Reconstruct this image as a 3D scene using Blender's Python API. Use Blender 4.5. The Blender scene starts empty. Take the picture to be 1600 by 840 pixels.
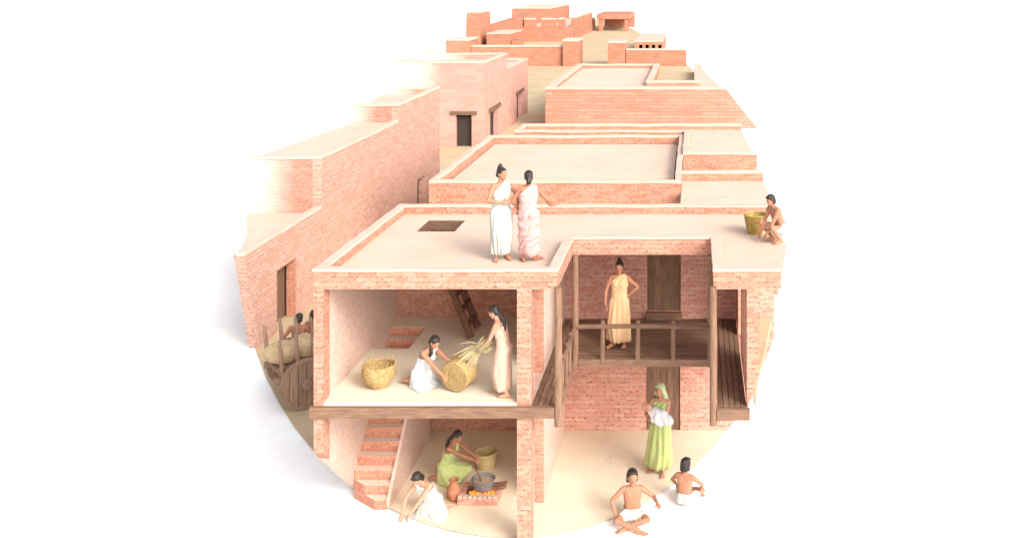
import bpy, bmesh, math, random
from mathutils import Vector, Matrix, noise
random.seed(7)
R = math.radians
PI = math.pi
scene = bpy.context.scene
col = scene.collection
V = Vector

# ------------------------------------------------------------------ camera numbers (level view camera with a lens shift)
F, CX, CY, CZ, CD = 1575.0, 1085.0, -30.0, 9.8, 17.5
def at(px, py, z):
    """point of height z seen at a place in the picture (used to measure the site)"""
    s = (py - CY) / (CZ - z)
    return V(((px - CX) / s, F / s - CD, z))

# ------------------------------------------------------------------ materials
MATS = {}
def new_mat(name):
    m = bpy.data.materials.new(name); m.use_nodes = True
    nt = m.node_tree
    return m, nt, nt.nodes['Principled BSDF']
def nd(nt, typ, **kw):
    n = nt.nodes.new(typ)
    for k, v in kw.items():
        if k in n.inputs: n.inputs[k].default_value = v
        else: setattr(n, k, v)
    return n
def math_n(nt, op, a, b=None, clamp=False):
    n = nt.nodes.new('ShaderNodeMath'); n.operation = op; n.use_clamp = clamp
    for i, v in enumerate((a, b)):
        if v is None: continue
        if isinstance(v, (int, float)): n.inputs[i].default_value = v
        else: nt.links.new(v, n.inputs[i])
    return n.outputs[0]
def mixc(nt, fac, a, b, blend='MIX'):
    n = nt.nodes.new('ShaderNodeMix'); n.data_type = 'RGBA'; n.blend_type = blend
    for sock, v in ((n.inputs[0], fac), (n.inputs[6], a), (n.inputs[7], b)):
        if isinstance(v, (int, float)): sock.default_value = v
        elif isinstance(v, (tuple, list)): sock.default_value = (*v[:3], 1)
        else: nt.links.new(v, sock)
    return n.outputs[2]
def ramp(nt, fac, p0, p1, c0=(0, 0, 0), c1=(1, 1, 1)):
    n = nt.nodes.new('ShaderNodeValToRGB')
    n.color_ramp.elements[0].position = p0; n.color_ramp.elements[1].position = p1
    n.color_ramp.elements[0].color = (*c0, 1); n.color_ramp.elements[1].color = (*c1, 1)
    nt.links.new(fac, n.inputs[0]); return n.outputs[0]
def noise_n(nt, vec, scale, detail=4, rough=.55):
    n = nt.nodes.new('ShaderNodeTexNoise'); n.inputs['Scale'].default_value = scale
    n.inputs['Detail'].default_value = detail; n.inputs['Roughness'].default_value = rough
    nt.links.new(vec, n.inputs['Vector']); return n.outputs['Fac']
def bump(nt, bsdf, h, strength, dist=.02):
    b = nt.nodes.new('ShaderNodeBump'); b.inputs['Strength'].default_value = strength
    b.inputs['Distance'].default_value = dist
    nt.links.new(h, b.inputs['Height']); nt.links.new(b.outputs[0], bsdf.inputs['Normal'])

def brick_mat(name, c1, c2, mortar, bw=.30, bh=.115, ms=.012, wash=0.0, west=None, contrast=1.0, top=None):
    """laid brick, mapped by the way each face looks; wash = pale blotches, light painted into the colour; west = (x0, width): fade to white painted into the colour westward"""
    m, nt, bs = new_mat(name)
    geo = nd(nt, 'ShaderNodeNewGeometry')
    sp = nd(nt, 'ShaderNodeSeparateXYZ'); nt.links.new(geo.outputs['Position'], sp.inputs[0])
    sn = nd(nt, 'ShaderNodeSeparateXYZ'); nt.links.new(geo.outputs['True Normal'], sn.inputs[0])
    ax = math_n(nt, 'GREATER_THAN', math_n(nt, 'ABSOLUTE', sn.outputs[0]), .7)
    az = math_n(nt, 'GREATER_THAN', math_n(nt, 'ABSOLUTE', sn.outputs[2]), .7)
    def lerp(f, a, b): return math_n(nt, 'ADD', math_n(nt, 'MULTIPLY', f, b), math_n(nt, 'MULTIPLY', math_n(nt, 'SUBTRACT', 1, f), a))
    u = lerp(ax, sp.outputs[0], sp.outputs[1])
    v = lerp(az, sp.outputs[2], sp.outputs[1])
    wob = noise_n(nt, geo.outputs['Position'], 2.2, 2)
    v2 = math_n(nt, 'ADD', v, math_n(nt, 'MULTIPLY', math_n(nt, 'SUBTRACT', wob, .5), bh * .35))
    cmb = nd(nt, 'ShaderNodeCombineXYZ'); nt.links.new(u, cmb.inputs[0]); nt.links.new(v2, cmb.inputs[1])
    fine = noise_n(nt, geo.outputs['Position'], 26 * .115 / bh, 3)
    wn = nd(nt, 'ShaderNodeVectorMath', operation='MULTIPLY_ADD')
    cf = nd(nt, 'ShaderNodeCombineXYZ'); nt.links.new(fine, cf.inputs[0]); nt.links.new(fine, cf.inputs[1])
    nt.links.new(cf.outputs[0], wn.inputs[0]); wn.inputs[1].default_value = (bw * .12, bh * .12, 0); nt.links.new(cmb.outputs[0], wn.inputs[2])
    br = nd(nt, 'ShaderNodeTexBrick'); nt.links.new(wn.outputs[0], br.inputs['Vector'])
    br.inputs['Color1'].default_value = (*c1, 1); br.inputs['Color2'].default_value = (*c2, 1); br.inputs['Mortar'].default_value = (*mortar, 1)
    br.inputs['Scale'].default_value = 1; br.inputs['Brick Width'].default_value = bw; br.inputs['Row Height'].default_value = bh
    br.inputs['Mortar Size'].default_value = ms; br.inputs['Mortar Smooth'].default_value = .35; br.inputs['Bias'].default_value = -.15
    # shadow line under the bricks painted into the colour as thin darker dashes
    br2 = nd(nt, 'ShaderNodeTexBrick'); nt.links.new(wn.outputs[0], br2.inputs['Vector'])
    br2.inputs['Scale'].default_value = 1; br2.inputs['Brick Width'].default_value = bw; br2.inputs['Row Height'].default_value = bh
    br2.inputs['Mortar Size'].default_value = ms * 1.7; br2.inputs['Mortar Smooth'].default_value = .2
    patch = ramp(nt, noise_n(nt, wn.outputs[0], 13 * .115 / bh, 2), .46, .6)
    joint_shade = math_n(nt, 'MULTIPLY', br2.outputs['Fac'], patch)
    colr = mixc(nt, math_n(nt, 'MULTIPLY', joint_shade, .62 * contrast), br.outputs['Color'], tuple(x * .55 for x in c2))
    mott = noise_n(nt, geo.outputs['Position'], .9, 5, .65)
    colr = mixc(nt, .32, colr, ramp(nt, mott, .3, .72, (.80, .74, .70), (1.12, 1.1, 1.08)), 'MULTIPLY')
    mott2 = noise_n(nt, geo.outputs['Position'], 14, 3, .6)
    colr = mixc(nt, .5, colr, ramp(nt, mott2, .3, .7, (.82, .8, .78), (1.1, 1.1, 1.1)), 'MULTIPLY')
    lime = (.74, .635, .56)  # pale tone mixed in for the painted light and the fade
    if wash > 0 or west:
        w = ramp(nt, noise_n(nt, geo.outputs['Position'], 1.7, 6, .7), .25, .8)
        f = math_n(nt, 'MULTIPLY', math_n(nt, 'ADD', math_n(nt, 'MULTIPLY', w, .6), .62), wash)
        if west:
            g = math_n(nt, 'DIVIDE', math_n(nt, 'SUBTRACT', west[0], sp.outputs[0]), west[1], True)
            f = math_n(nt, 'MAXIMUM', f, math_n(nt, 'MULTIPLY', g, math_n(nt, 'ADD', math_n(nt, 'MULTIPLY', w, .5), .75), True))
        f = math_n(nt, 'MINIMUM', f, 1)
        colr = mixc(nt, f, colr, lime)
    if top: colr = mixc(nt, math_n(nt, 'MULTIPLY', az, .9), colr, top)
    nt.links.new(colr, bs.inputs['Base Color'])
    bs.inputs['Roughness'].default_value = .93; bs.inputs['Specular IOR Level'].default_value = .15
    h = math_n(nt, 'ADD', math_n(nt, 'MULTIPLY', br.outputs['Fac'], -1), math_n(nt, 'MULTIPLY', mott2, .4))
    bump(nt, bs, h, .75 * contrast, .015)
    MATS[name] = m; return m

def earth_mat(name, c, dark, sc=1.0, amt=.5, rough=.95, bmp=.2, crack=False):
    m, nt, bs = new_mat(name)
    geo = nd(nt, 'ShaderNodeNewGeometry'); p = geo.outputs['Position']
    n1 = noise_n(nt, p, .55 * sc, 6, .62); n2 = noise_n(nt, p, 5 * sc, 5, .65); n3 = noise_n(nt, p, 45 * sc, 2)
    cc = mixc(nt, math_n(nt, 'MULTIPLY', ramp(nt, n1, .42, .75), amt), c, dark)
    cc = mixc(nt, math_n(nt, 'MULTIPLY', ramp(nt, n2, .5, .75), amt * .55), cc, dark)
    cc = mixc(nt, .25, cc, ramp(nt, n3, .3, .7, (.86, .86, .86), (1.08, 1.08, 1.08)), 'MULTIPLY')
    if crack:
        vo = nd(nt, 'ShaderNodeTexVoronoi', feature='DISTANCE_TO_EDGE'); vo.inputs['Scale'].default_value = .42 * sc
        wv = nd(nt, 'ShaderNodeVectorMath', operation='MULTIPLY_ADD'); nc = nd(nt, 'ShaderNodeTexNoise'); nc.inputs['Scale'].default_value = 2.3; nc.inputs['Detail'].default_value = 5
        nt.links.new(p, nc.inputs['Vector']); nt.links.new(nc.outputs['Color'], wv.inputs[0]); wv.inputs[1].default_value = (.9, .9, .3); nt.links.new(p, wv.inputs[2]); nt.links.new(wv.outputs[0], vo.inputs['Vector'])
        ck = ramp(nt, vo.outputs['Distance'], .0, .006, (1, 1, 1), (0, 0, 0))
        ck = math_n(nt, 'MULTIPLY', ck, ramp(nt, noise_n(nt, p, .8, 2), .5, .62))
        cc = mixc(nt, math_n(nt, 'MULTIPLY', ck, .5), cc, tuple(x * .6 for x in dark))
        pa = ramp(nt, noise_n(nt, p, .33, 3, .5), .56, .585)
        cc = mixc(nt, math_n(nt, 'MULTIPLY', pa, .30), cc, tuple(min(1, x * 1.12) for x in c))
        st = ramp(nt, noise_n(nt, p, 1.3, 6, .7), .57, .68)
        cc = mixc(nt, math_n(nt, 'MULTIPLY', st, .45), cc, dark)
    nt.links.new(cc, bs.inputs['Base Color']); bs.inputs['Roughness'].default_value = rough; bs.inputs['Specular IOR Level'].default_value = .12
    bump(nt, bs, math_n(nt, 'ADD', n2, math_n(nt, 'MULTIPLY', n3, .35)), bmp, .02)
    MATS[name] = m; return m

def wood_mat(name, c1, c2, axis=0):
    m, nt, bs = new_mat(name)
    geo = nd(nt, 'ShaderNodeNewGeometry'); tc = nd(nt, 'ShaderNodeTexCoord')
    mp = nd(nt, 'ShaderNodeMapping'); nt.links.new(tc.outputs['Object'], mp.inputs[0])
    sc = [9, 9, 9]; sc[axis] = .9; mp.inputs['Scale'].default_value = sc
    add = nd(nt, 'ShaderNodeVectorMath', operation='ADD'); nt.links.new(mp.outputs[0], add.inputs[0])
    cr = nd(nt, 'ShaderNodeCombineXYZ'); nt.links.new(math_n(nt, 'MULTIPLY', geo.outputs['Random Per Island'], 37), cr.inputs[0]); nt.links.new(cr.outputs[0], add.inputs[1])
    g = noise_n(nt, add.outputs[0], 3.2, 6, .65)
    cc = mixc(nt, ramp(nt, g, .32, .68), c1, c2)
    k = ramp(nt, geo.outputs['Random Per Island'], 0, 1, (.78, .78, .78), (1.22, 1.2, 1.18))
    cc = mixc(nt, .8, cc, k, 'MULTIPLY')
    nt.links.new(cc, bs.inputs['Base Color']); bs.inputs['Roughness'].default_value = .8; bs.inputs['Specular IOR Level'].default_value = .2
    bump(nt, bs, g, .5, .012)
    MATS[name] = m; return m

def cloth_mat(name, c, fold):
    m, nt, bs = new_mat(name)
    tc = nd(nt, 'ShaderNodeTexCoord'); p = tc.outputs['Object']
    n1 = noise_n(nt, p, 9, 4, .6); n2 = noise_n(nt, p, 90, 2)
    cc = mixc(nt, math_n(nt, 'MULTIPLY', ramp(nt, n1, .4, .75), .35), c, fold)
    nt.links.new(cc, bs.inputs['Base Color']); bs.inputs['Roughness'].default_value = .9; bs.inputs['Specular IOR Level'].default_value = .1
    bs.inputs['Sheen Weight'].default_value = .15
    bump(nt, bs, n2, .15, .004)
    MATS[name] = m; return m

def plain_mat(name, c, rough=.7, var=.25, sc=12, bmp=.1, spec=.3):
    m, nt, bs = new_mat(name)
    tc = nd(nt, 'ShaderNodeTexCoord'); n1 = noise_n(nt, tc.outputs['Object'], sc, 4, .6)
    cc = mixc(nt, 1.0, c, ramp(nt, n1, .3, .7, (1 - var,) * 3, (1 + var * .6,) * 3), 'MULTIPLY')
    nt.links.new(cc, bs.inputs['Base Color']); bs.inputs['Roughness'].default_value = rough; bs.inputs['Specular IOR Level'].default_value = spec
    bump(nt, bs, n1, bmp, .01)
    MATS[name] = m; return m

def straw_mat(name, c1, c2, sc=26):
    m, nt, bs = new_mat(name)
    tc = nd(nt, 'ShaderNodeTexCoord'); p = tc.outputs['Object']
    n1 = noise_n(nt, p, sc, 5, .7); n2 = noise_n(nt, p, 5, 3)
    cc = mixc(nt, ramp(nt, n1, .38, .66), c1, c2)
    cc = mixc(nt, .6, cc, ramp(nt, n2, .3, .7, (.75, .72, .68), (1.15, 1.15, 1.1)), 'MULTIPLY')
    nt.links.new(cc, bs.inputs['Base Color']); bs.inputs['Roughness'].default_value = .85; bs.inputs['Specular IOR Level'].default_value = .2
    bump(nt, bs, n1, .5, .008)
    MATS[name] = m; return m

PEACH, ROSE, MORT = (.63, .345, .245), (.54, .24, .165), (.65, .45, .35)
brick_mat('brick', PEACH, ROSE, MORT, .25, .095, .010)
brick_mat('brick_front', (0.524, 0.276, 0.199), (0.436, 0.190, 0.129), (0.519, 0.328, 0.253), .23, .088, .009, contrast=1.2)  # darker brick for the fronts: their shade is put into the colour
brick_mat('brick_courtyard', (0.640, 0.351, 0.278), (0.553, 0.237, 0.179), (0.650, 0.432, 0.363), .25, .095, .011, contrast=1.1)
brick_mat('brick_lit', (0.621, 0.380, 0.298), (0.563, 0.294, 0.219), (0.679, 0.533, 0.458), .26, .10, .011, wash=.38)  # paler copy of brick: light on right-facing walls put into the colour
brick_mat('brick_tall_house', (0.565, 0.336, 0.264), (0.501, 0.255, 0.191), (0.584, 0.389, 0.314), .42, .13, .013, wash=.04, west=(-12.5, 1.7), contrast=1.2)
brick_mat('brick_low_house', (0.565, 0.340, 0.268), (0.501, 0.260, 0.195), (0.584, 0.389, 0.314), .34, .115, .012, wash=.05, contrast=1.2)
brick_mat('brick_tall_front', (0.510, 0.255, 0.195), (0.438, 0.180, 0.125), (0.547, 0.336, 0.285), .36, .12, .012, west=(-12.5, 1.5))  # deeper copy of the side wall brick: front's shade put into the colour
brick_mat('brick_corner_house', (0.529, 0.288, 0.233), (0.474, 0.232, 0.182), (0.547, 0.336, 0.285), .6, .2, .012, wash=.05, west=(-14.9, 2.6), contrast=.6)
brick_mat('brick_middle', (0.514, 0.271, 0.189), (0.427, 0.176, 0.109), (0.582, 0.390, 0.308), .36, .12, .012)
brick_mat('brick_long', (0.485, 0.276, 0.204), (0.417, 0.205, 0.144), (0.417, 0.209, 0.154), 1.1, .22, .02, contrast=.7)
brick_mat('brick_far', (0.456, 0.209, 0.139), (0.388, 0.157, 0.094), (0.436, 0.209, 0.144), .8, .3, .02, contrast=.6)
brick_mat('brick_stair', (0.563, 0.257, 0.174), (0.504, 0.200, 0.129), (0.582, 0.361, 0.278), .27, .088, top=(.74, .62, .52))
earth_mat('roof_plaster', (.61, .455, .365), (.51, .36, .27), .8, .5, crack=True)
earth_mat('coping_plaster', (.57, .435, .355), (.47, .335, .265), 2.2, .5)
earth_mat('floor_plaster', (.68, .61, .49), (.56, .47, .34), 1.1, .55, crack=True)
earth_mat('courtyard_earth', (.50, .385, .25), (.38, .27, .155), 1.0, .6, bmp=.45, crack=True)
earth_mat('chalk', (.97, .968, .96), (.96, .957, .95), .05, .3, bmp=.02)
earth_mat('courtyard_floor', (.74, .635, .49), (.60, .47, .32), 1.0, .55, bmp=.4, crack=True)  # paler than the street earth: missing kitchen light put into the colour
wood_mat('wood_ladder', (.20, .11, .07), (.10, .05, .03), 2)
wood_mat('wood_x', (.225, .135, .09), (.12, .066, .042), 0)
wood_mat('wood_y', (.225, .135, .09), (.12, .066, .042), 1)
wood_mat('wood_z', (.25, .15, .10), (.135, .075, .047), 2)
wood_mat('wood_cart', (.33, .21, .145), (.19, .115, .075), 2)
wood_mat('wood_log', (.22, .11, .07), (.10, .05, .03), 0)
plain_mat('skin', (.40, .185, .11), .6, .14, 9, .03, .3)
plain_mat('skin_dark', (.36, .155, .09), .6, .14, 9, .03, .3)
plain_mat('skin_rose', (.50, .25, .165), .6, .12, 9, .03, .3)
plain_mat('hair', (.022, .017, .015), .45, .5, 40, .3, .4)
plain_mat('eye', (.03, .02, .015), .3, .1); plain_mat('lip', (.33, .10, .075), .5, .1)
cloth_mat('cloth_white', (.52, .52, .47), (.36, .40, .34))
cloth_mat('cloth_cool', (.54, .54, .54), (.37, .39, .43))
cloth_mat('cloth_pink', (.56, .34, .315), (.47, .23, .21))
cloth_mat('cloth_peach', (.64, .41, .225), (.54, .30, .14))
cloth_mat('cloth_sand', (.56, .355, .27), (.47, .28, .20))
cloth_mat('cloth_green', (.38, .42, .17), (.27, .31, .10))
cloth_mat('cloth_sage', (.44, .47, .27), (.33, .36, .18))
cloth_mat('cloth_lime', (.44, .50, .20), (.32, .38, .13))
straw_mat('straw', (.47, .34, .16), (.27, .17, .065))
straw_mat('straw_yellow', (.50, .36, .12), (.28, .18, .05))
straw_mat('straw_pale', (.55, .43, .22), (.38, .27, .12))
straw_mat('straw_reed', (.62, .54, .33), (.46, .38, .20), 14)
straw_mat('sacking', (.50, .37, .23), (.37, .26, .15), 14)
plain_mat('terracotta', (.42, .17, .09), .75, .2, 10, .1)
plain_mat('grey_clay', (.19, .18, .18), .7, .3, 14, .15)
plain_mat('porridge', (.47, .33, .22), .7, .2, 30, .4)
plain_mat('charcoal', (.05, .035, .03), .9, .4, 25, .5)
def flame_mat():
    m, nt, bs = new_mat('flame')
    tc = nd(nt, 'ShaderNodeTexCoord'); n1 = noise_n(nt, tc.outputs['Object'], 11, 3)
    c = ramp(nt, n1, .35, .65, (.80, .09, .01), (.95, .36, .03))
    nt.links.new(c, bs.inputs['Base Color']); nt.links.new(c, bs.inputs['Emission Color']); bs.inputs['Emission Strength'].default_value = .45
    MATS['flame'] = m
flame_mat()

# ------------------------------------------------------------------ mesh helpers
def box(bm, x0, x1, y0, y1, z0, z1):
    vs = [bm.verts.new((x, y, z)) for z in (z0, z1) for y in (y0, y1) for x in (x0, x1)]
    for f in ((0, 2, 3, 1), (4, 5, 7, 6), (0, 1, 5, 4), (2, 6, 7, 3), (0, 4, 6, 2), (1, 3, 7, 5)):
        bm.faces.new([vs[i] for i in f])
def prism(bm, pts, a, b, axis):
    """polygon pts extruded from a to b along axis: 'x' pts=(y,z), 'y' pts=(x,z), 'z' pts=(x,y)"""
    def mk(p, t): return {'x': (t, p[0], p[1]), 'y': (p[0], t, p[1]), 'z': (p[0], p[1], t)}[axis]
    A = [bm.verts.new(mk(p, a)) for p in pts]; B = [bm.verts.new(mk(p, b)) for p in pts]
    n = len(pts)
    bm.faces.new(A); bm.faces.new(B[::-1])
    for i in range(n): bm.faces.new((A[i], B[i], B[(i + 1) % n], A[(i + 1) % n]))
def offset_path(pts, w, closed):
    n = len(pts); out = []
    for i in range(n):
        p = V(pts[i])
        dirs = []
        if closed or i > 0: dirs.append((p - V(pts[i - 1])).normalized())
        if closed or i < n - 1: dirs.append((V(pts[(i + 1) % n]) - p).normalized())
        nrm = [V((-d.y, d.x)) for d in dirs]
        if len(nrm) == 1: o = nrm[0] * w
        else:
            s = nrm[0] + nrm[1]; o = s * (2 * w / s.length_squared) if s.length > 1e-6 else nrm[0] * w
        out.append(p + o)
    return out
def strip(bm, pts, w0, w1, z0, z1, closed=False):
    """a wall, band or coping following a plan path, from offset w0 to w1 on its left side, mitred"""
    A = offset_path(pts, w0, closed); B = offset_path(pts, w1, closed)
    n = len(pts)
    q = [[bm.verts.new((*A[i], z0)), bm.verts.new((*B[i], z0)), bm.verts.new((*B[i], z1)), bm.verts.new((*A[i], z1))] for i in range(n)]
    for i in range(n if closed else n - 1):
        a, b = q[i], q[(i + 1) % n]
        for k in range(4): bm.faces.new((a[k], a[(k + 1) % 4], b[(k + 1) % 4], b[k]))
    if not closed:
        bm.faces.new(q[0]); bm.faces.new(q[-1][::-1])
def worn(bm, step=.45, amp=.012, sc=1.6):
    """hand-made edges: split long runs and let them sag and wander a little"""
    for _ in range(7):
        es = [e for e in bm.edges if e.calc_length() > step]
        if not es: break
        bmesh.ops.subdivide_edges(bm, edges=es, cuts=1, use_grid_fill=True)
    for v in bm.verts:
        q = v.co * sc
        v.co += V((noise.noise(q + V((5, 0, 0))), noise.noise(q + V((0, 9, 0))), noise.noise(q + V((0, 0, 17))) * .8)) * amp
    return bm
def clip(bm, co, no):
    """cut away what lies on the side of the normal and close the cut"""
    g = bm.verts[:] + bm.edges[:] + bm.faces[:]
    r = bmesh.ops.bisect_plane(bm, geom=g, plane_co=co, plane_no=no, clear_outer=True, dist=1e-5)
    ed = [e for e in r['geom_cut'] if isinstance(e, bmesh.types.BMEdge)]
    if ed: bmesh.ops.holes_fill(bm, edges=[e for e in bm.edges if len(e.link_faces) == 1], sides=0)
def tube(bm, pts, radii, seg=8, caps=True):
    """round bar along points"""
    if isinstance(radii, (int, float)): radii = [radii] * len(pts)
    pts = [V(p) for p in pts]; rings = []
    prev = None
    for i, p in enumerate(pts):
        d = (pts[min(i + 1, len(pts) - 1)] - pts[max(i - 1, 0)]).normalized()
        up = V((0, 0, 1)) if abs(d.z) < .9 else V((1, 0, 0))
        if prev is not None: a = (prev - d * prev.dot(d)).normalized()
        else: a = d.cross(up).normalized()
        prev = a; b = d.cross(a)
        rings.append([bm.verts.new(p + (a * math.cos(2 * PI * k / seg) + b * math.sin(2 * PI * k / seg)) * radii[i]) for k in range(seg)])
    for i in range(len(rings) - 1):
        for k in range(seg):
            bm.faces.new((rings[i][k], rings[i][(k + 1) % seg], rings[i + 1][(k + 1) % seg], rings[i + 1][k]))
    if caps: bm.faces.new(rings[0][::-1]); bm.faces.new(rings[-1])
def bar(bm, p0, p1, w, h, up=(0, 0, 1)):
    """square bar between two points"""
    p0, p1 = V(p0), V(p1); d = (p1 - p0).normalized(); up = V(up)
    a = d.cross(up)
    if a.length < .05: a = d.cross(V((1, 0, 0)))
    a.normalize(); b = a.cross(d)
    vs = [bm.verts.new(p + a * sx * w / 2 + b * sy * h / 2) for p in (p0, p1) for sx, sy in ((-1, -1), (1, -1), (1, 1), (-1, 1))]
    for f in ((0, 1, 2, 3), (7, 6, 5, 4), (0, 4, 5, 1), (1, 5, 6, 2), (2, 6, 7, 3), (3, 7, 4, 0)): bm.faces.new([vs[i] for i in f])
def lathe(bm, prof, seg=32, jit=0.0):
    rings = []
    for r, z in prof:
        if r < 1e-5: rings.append([bm.verts.new((0, 0, z))]); continue
        rings.append([bm.verts.new(((r + random.uniform(-jit, jit)) * math.cos(2 * PI * k / seg), (r + random.uniform(-jit, jit)) * math.sin(2 * PI * k / seg), z + random.uniform(-jit, jit))) for k in range(seg)])
    for a, b in zip(rings, rings[1:]):
        for k in range(seg):
            k2 = (k + 1) % seg
            if len(a) == 1: bm.faces.new((a[0], b[k2], b[k]))
            elif len(b) == 1: bm.faces.new((a[k], a[k2], b[0]))
            else: bm.faces.new((a[k], a[k2], b[k2], b[k]))
def obj(name, bm, mat, parent=None, smooth=False, bevel=0.0, loc=(0, 0, 0), mats=None):
    bmesh.ops.recalc_face_normals(bm, faces=bm.faces[:])
    me = bpy.data.meshes.new(name); bm.to_mesh(me); bm.free()
    for m in ([mat] + (mats or [])): me.materials.append(MATS[m])
    if smooth: me.shade_smooth()
    o = bpy.data.objects.new(name, me); col.objects.link(o); o.location = loc
    if parent: o.parent = parent
    if bevel:
        md = o.modifiers.new('bevel', 'BEVEL'); md.width = bevel; md.segments = 2; md.limit_method = 'ANGLE'
    return o
def tag(o, label=None, cat=None, group=None, kind=None):
    if label: o['label'] = label
    if cat: o['category'] = cat
    if group: o['group'] = group
    if kind: o['kind'] = kind
    return o
def empty(name, label, cat, loc=(0, 0, 0), rz=0, group=None):
    o = bpy.data.objects.new(name, None); col.objects.link(o); o.empty_display_size = .2
    o.location = loc; o.rotation_euler = (0, 0, rz)
    return tag(o, label, cat, group)
def baked(o):
    """apply the modifiers of a temporary object, return its mesh and delete the object"""
    dg = bpy.context.evaluated_depsgraph_get(); dg.update()
    me = bpy.data.meshes.new_from_object(o.evaluated_get(dg), preserve_all_data_layers=False, depsgraph=dg)
    old = o.data; bpy.data.objects.remove(o); bpy.data.meshes.remove(old)
    return me
def holes(bm, boxes):
    """door and window openings cut through a wall"""
    bmesh.ops.recalc_face_normals(bm, faces=bm.faces[:])
    me = bpy.data.meshes.new('t'); bm.to_mesh(me); bm.free()
    o = bpy.data.objects.new('t', me); col.objects.link(o)
    c = bmesh.new()
    for b in boxes: box(c, *b)
    bmesh.ops.recalc_face_normals(c, faces=c.faces[:])
    cm = bpy.data.meshes.new('c'); c.to_mesh(cm); c.free()
    co = bpy.data.objects.new('c', cm); col.objects.link(co)
    md = o.modifiers.new('b', 'BOOLEAN'); md.operation = 'DIFFERENCE'; md.object = co; md.solver = 'EXACT'
    m2 = baked(o); bpy.data.objects.remove(co)
    out = bmesh.new(); out.from_mesh(m2); bpy.data.meshes.remove(m2)
    return out
def B(): return bmesh.new()
def planks(bm, x0, x1, y0, y1, z0, z1, along, w=.14, gap=.012):
    """boards laid side by side"""
    a, b = (x0, x1) if along == 'y' else (y0, y1)
    n = max(1, round((b - a) / w)); w = (b - a) / n
    for i in range(n):
        t0, t1 = a + i * w + gap / 2, a + (i + 1) * w - gap / 2
        dz = random.uniform(-.006, .004)
        if along == 'y': box(bm, t0, t1, y0 + random.uniform(0, .02), y1, z0 + dz, z1 + dz)
        else: box(bm, x0, x1, t0, t1, z0 + dz, z1 + dz)

# ------------------------------------------------------------------ ground
bm = B()
for s in (0,): 
    vs = [bm.verts.new(p) for p in ((-4000, -400, -.02), (4000, -400, -.02), (4000, 6000, -.02), (-4000, 6000, -.02))]
    bm.faces.new(vs)
tag(obj('ground', bm, 'chalk'), 'bare white chalk ground running out on all sides of the town', 'ground', kind='structure')
C0, CR = (800, 420), 420
def rim(a, z):   # where the drawn town ends on a level z
    return at(C0[0] + CR * math.cos(R(a)), C0[1] + CR * math.sin(R(a)), z)
edge = [rim(a, 0) for a in (12, 24, 34, 42, 48, 54, 60, 66, 72, 78, 84, 90, 96, 102, 108, 114, 120, 126, 132, 138, 144, 150, 156, 162, 166)]
edge = [p for p in edge]
pts = [(p.x, p.y) for p in edge if p.x < 1.2]
back = [(-11.8, 9.6), (-12.4, 13), (-13.0, 28), (-15.5, 31), (-16.5, 60), (-22, 92), (-29.5, 99), (-31, 140), (-33, 180), (-31, 215), (-24, 240), (-20, 232), (-10.3, 172.5), (-4.2, 129.5), (-.7, 98.5), (2.6, 66), (2.0, 45), (1.0, 22), (.9, 16), (.9, 5.5), (.8, 4.9)]
bm = B()
f = bm.faces.new([bm.verts.new((x, y, 0)) for x, y in pts + back])
bmesh.ops.triangulate(bm, faces=[f])
pin = []
inn = [(x, y) for x, y in pts if y < 4.45 and -5.98 < x < .95]
bm2 = B(); f2 = bm2.faces.new([bm2.verts.new((x, y, .004)) for x, y in inn + [(-6.0, 1.6), (-6.0, 4.497), (.70, 4.497)]]); bmesh.ops.triangulate(bm2, faces=[f2])
tag(obj('courtyard_floor', bm2, 'courtyard_floor'), 'pale earth floor of the courtyard and kitchen', 'floor', kind='structure')
tag(obj('street', bm, 'courtyard_earth'), 'trodden sandy earth of the courtyard, rooms and streets', 'street', kind='structure')

# ------------------------------------------------------------------ the cut-open house
ZF, ZR = 2.47, 4.60          # upper floor, roof
house = empty('brick_house', 'large two-storey brick house cut open at the front, with wooden balcony', 'house', (0, 0, 0))
plan = [(1.78, 5.1), (-6.61, 5.1), (-6.61, 0), (-2.38, 0), (-2.38, 2.2), (.33, 2.2), (.33, 0), (1.5, 0)]
bm = B(); strip(bm, plan, 0, .16, 4.45, 4.752); obj('parapet', bm, 'brick_front', house)
bm = B(); strip(bm, plan, -.018, .172, 4.748, 4.80); worn(bm, .3, .016, 2.2); obj('coping', bm, 'coping_plaster', house, bevel=.012)
HX0, HX1, HY0, HY1 = -5.77, -4.97, 3.42, 4.40
bm = B()
box(bm, -6.448, HX0, .162, 4.938, 4.452, ZR); box(bm, HX1, -2.542, .162, 4.938, 4.452, ZR)
box(bm, HX0, HX1, .162, HY0, 4.452, ZR); box(bm, HX0, HX1, HY1, 4.938, 4.452, ZR)
box(bm, -2.542, .492, 2.362, 4.938, 4.452, ZR)
prism(bm, [(.492, .162), (1.52, .162), (1.8, 2.2), (1.78, 4.938), (.492, 4.938)], 4.452, ZR, 'z')
roof = obj('roof', bm, 'roof_plaster', house)
bm = B(); strip(bm, [(HX0, HY0), (HX1, HY0), (HX1, HY1), (HX0, HY1)], -.003, .035, 4.40, 4.594, True); obj('hatch_frame', bm, 'wood_x', roof)
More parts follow.
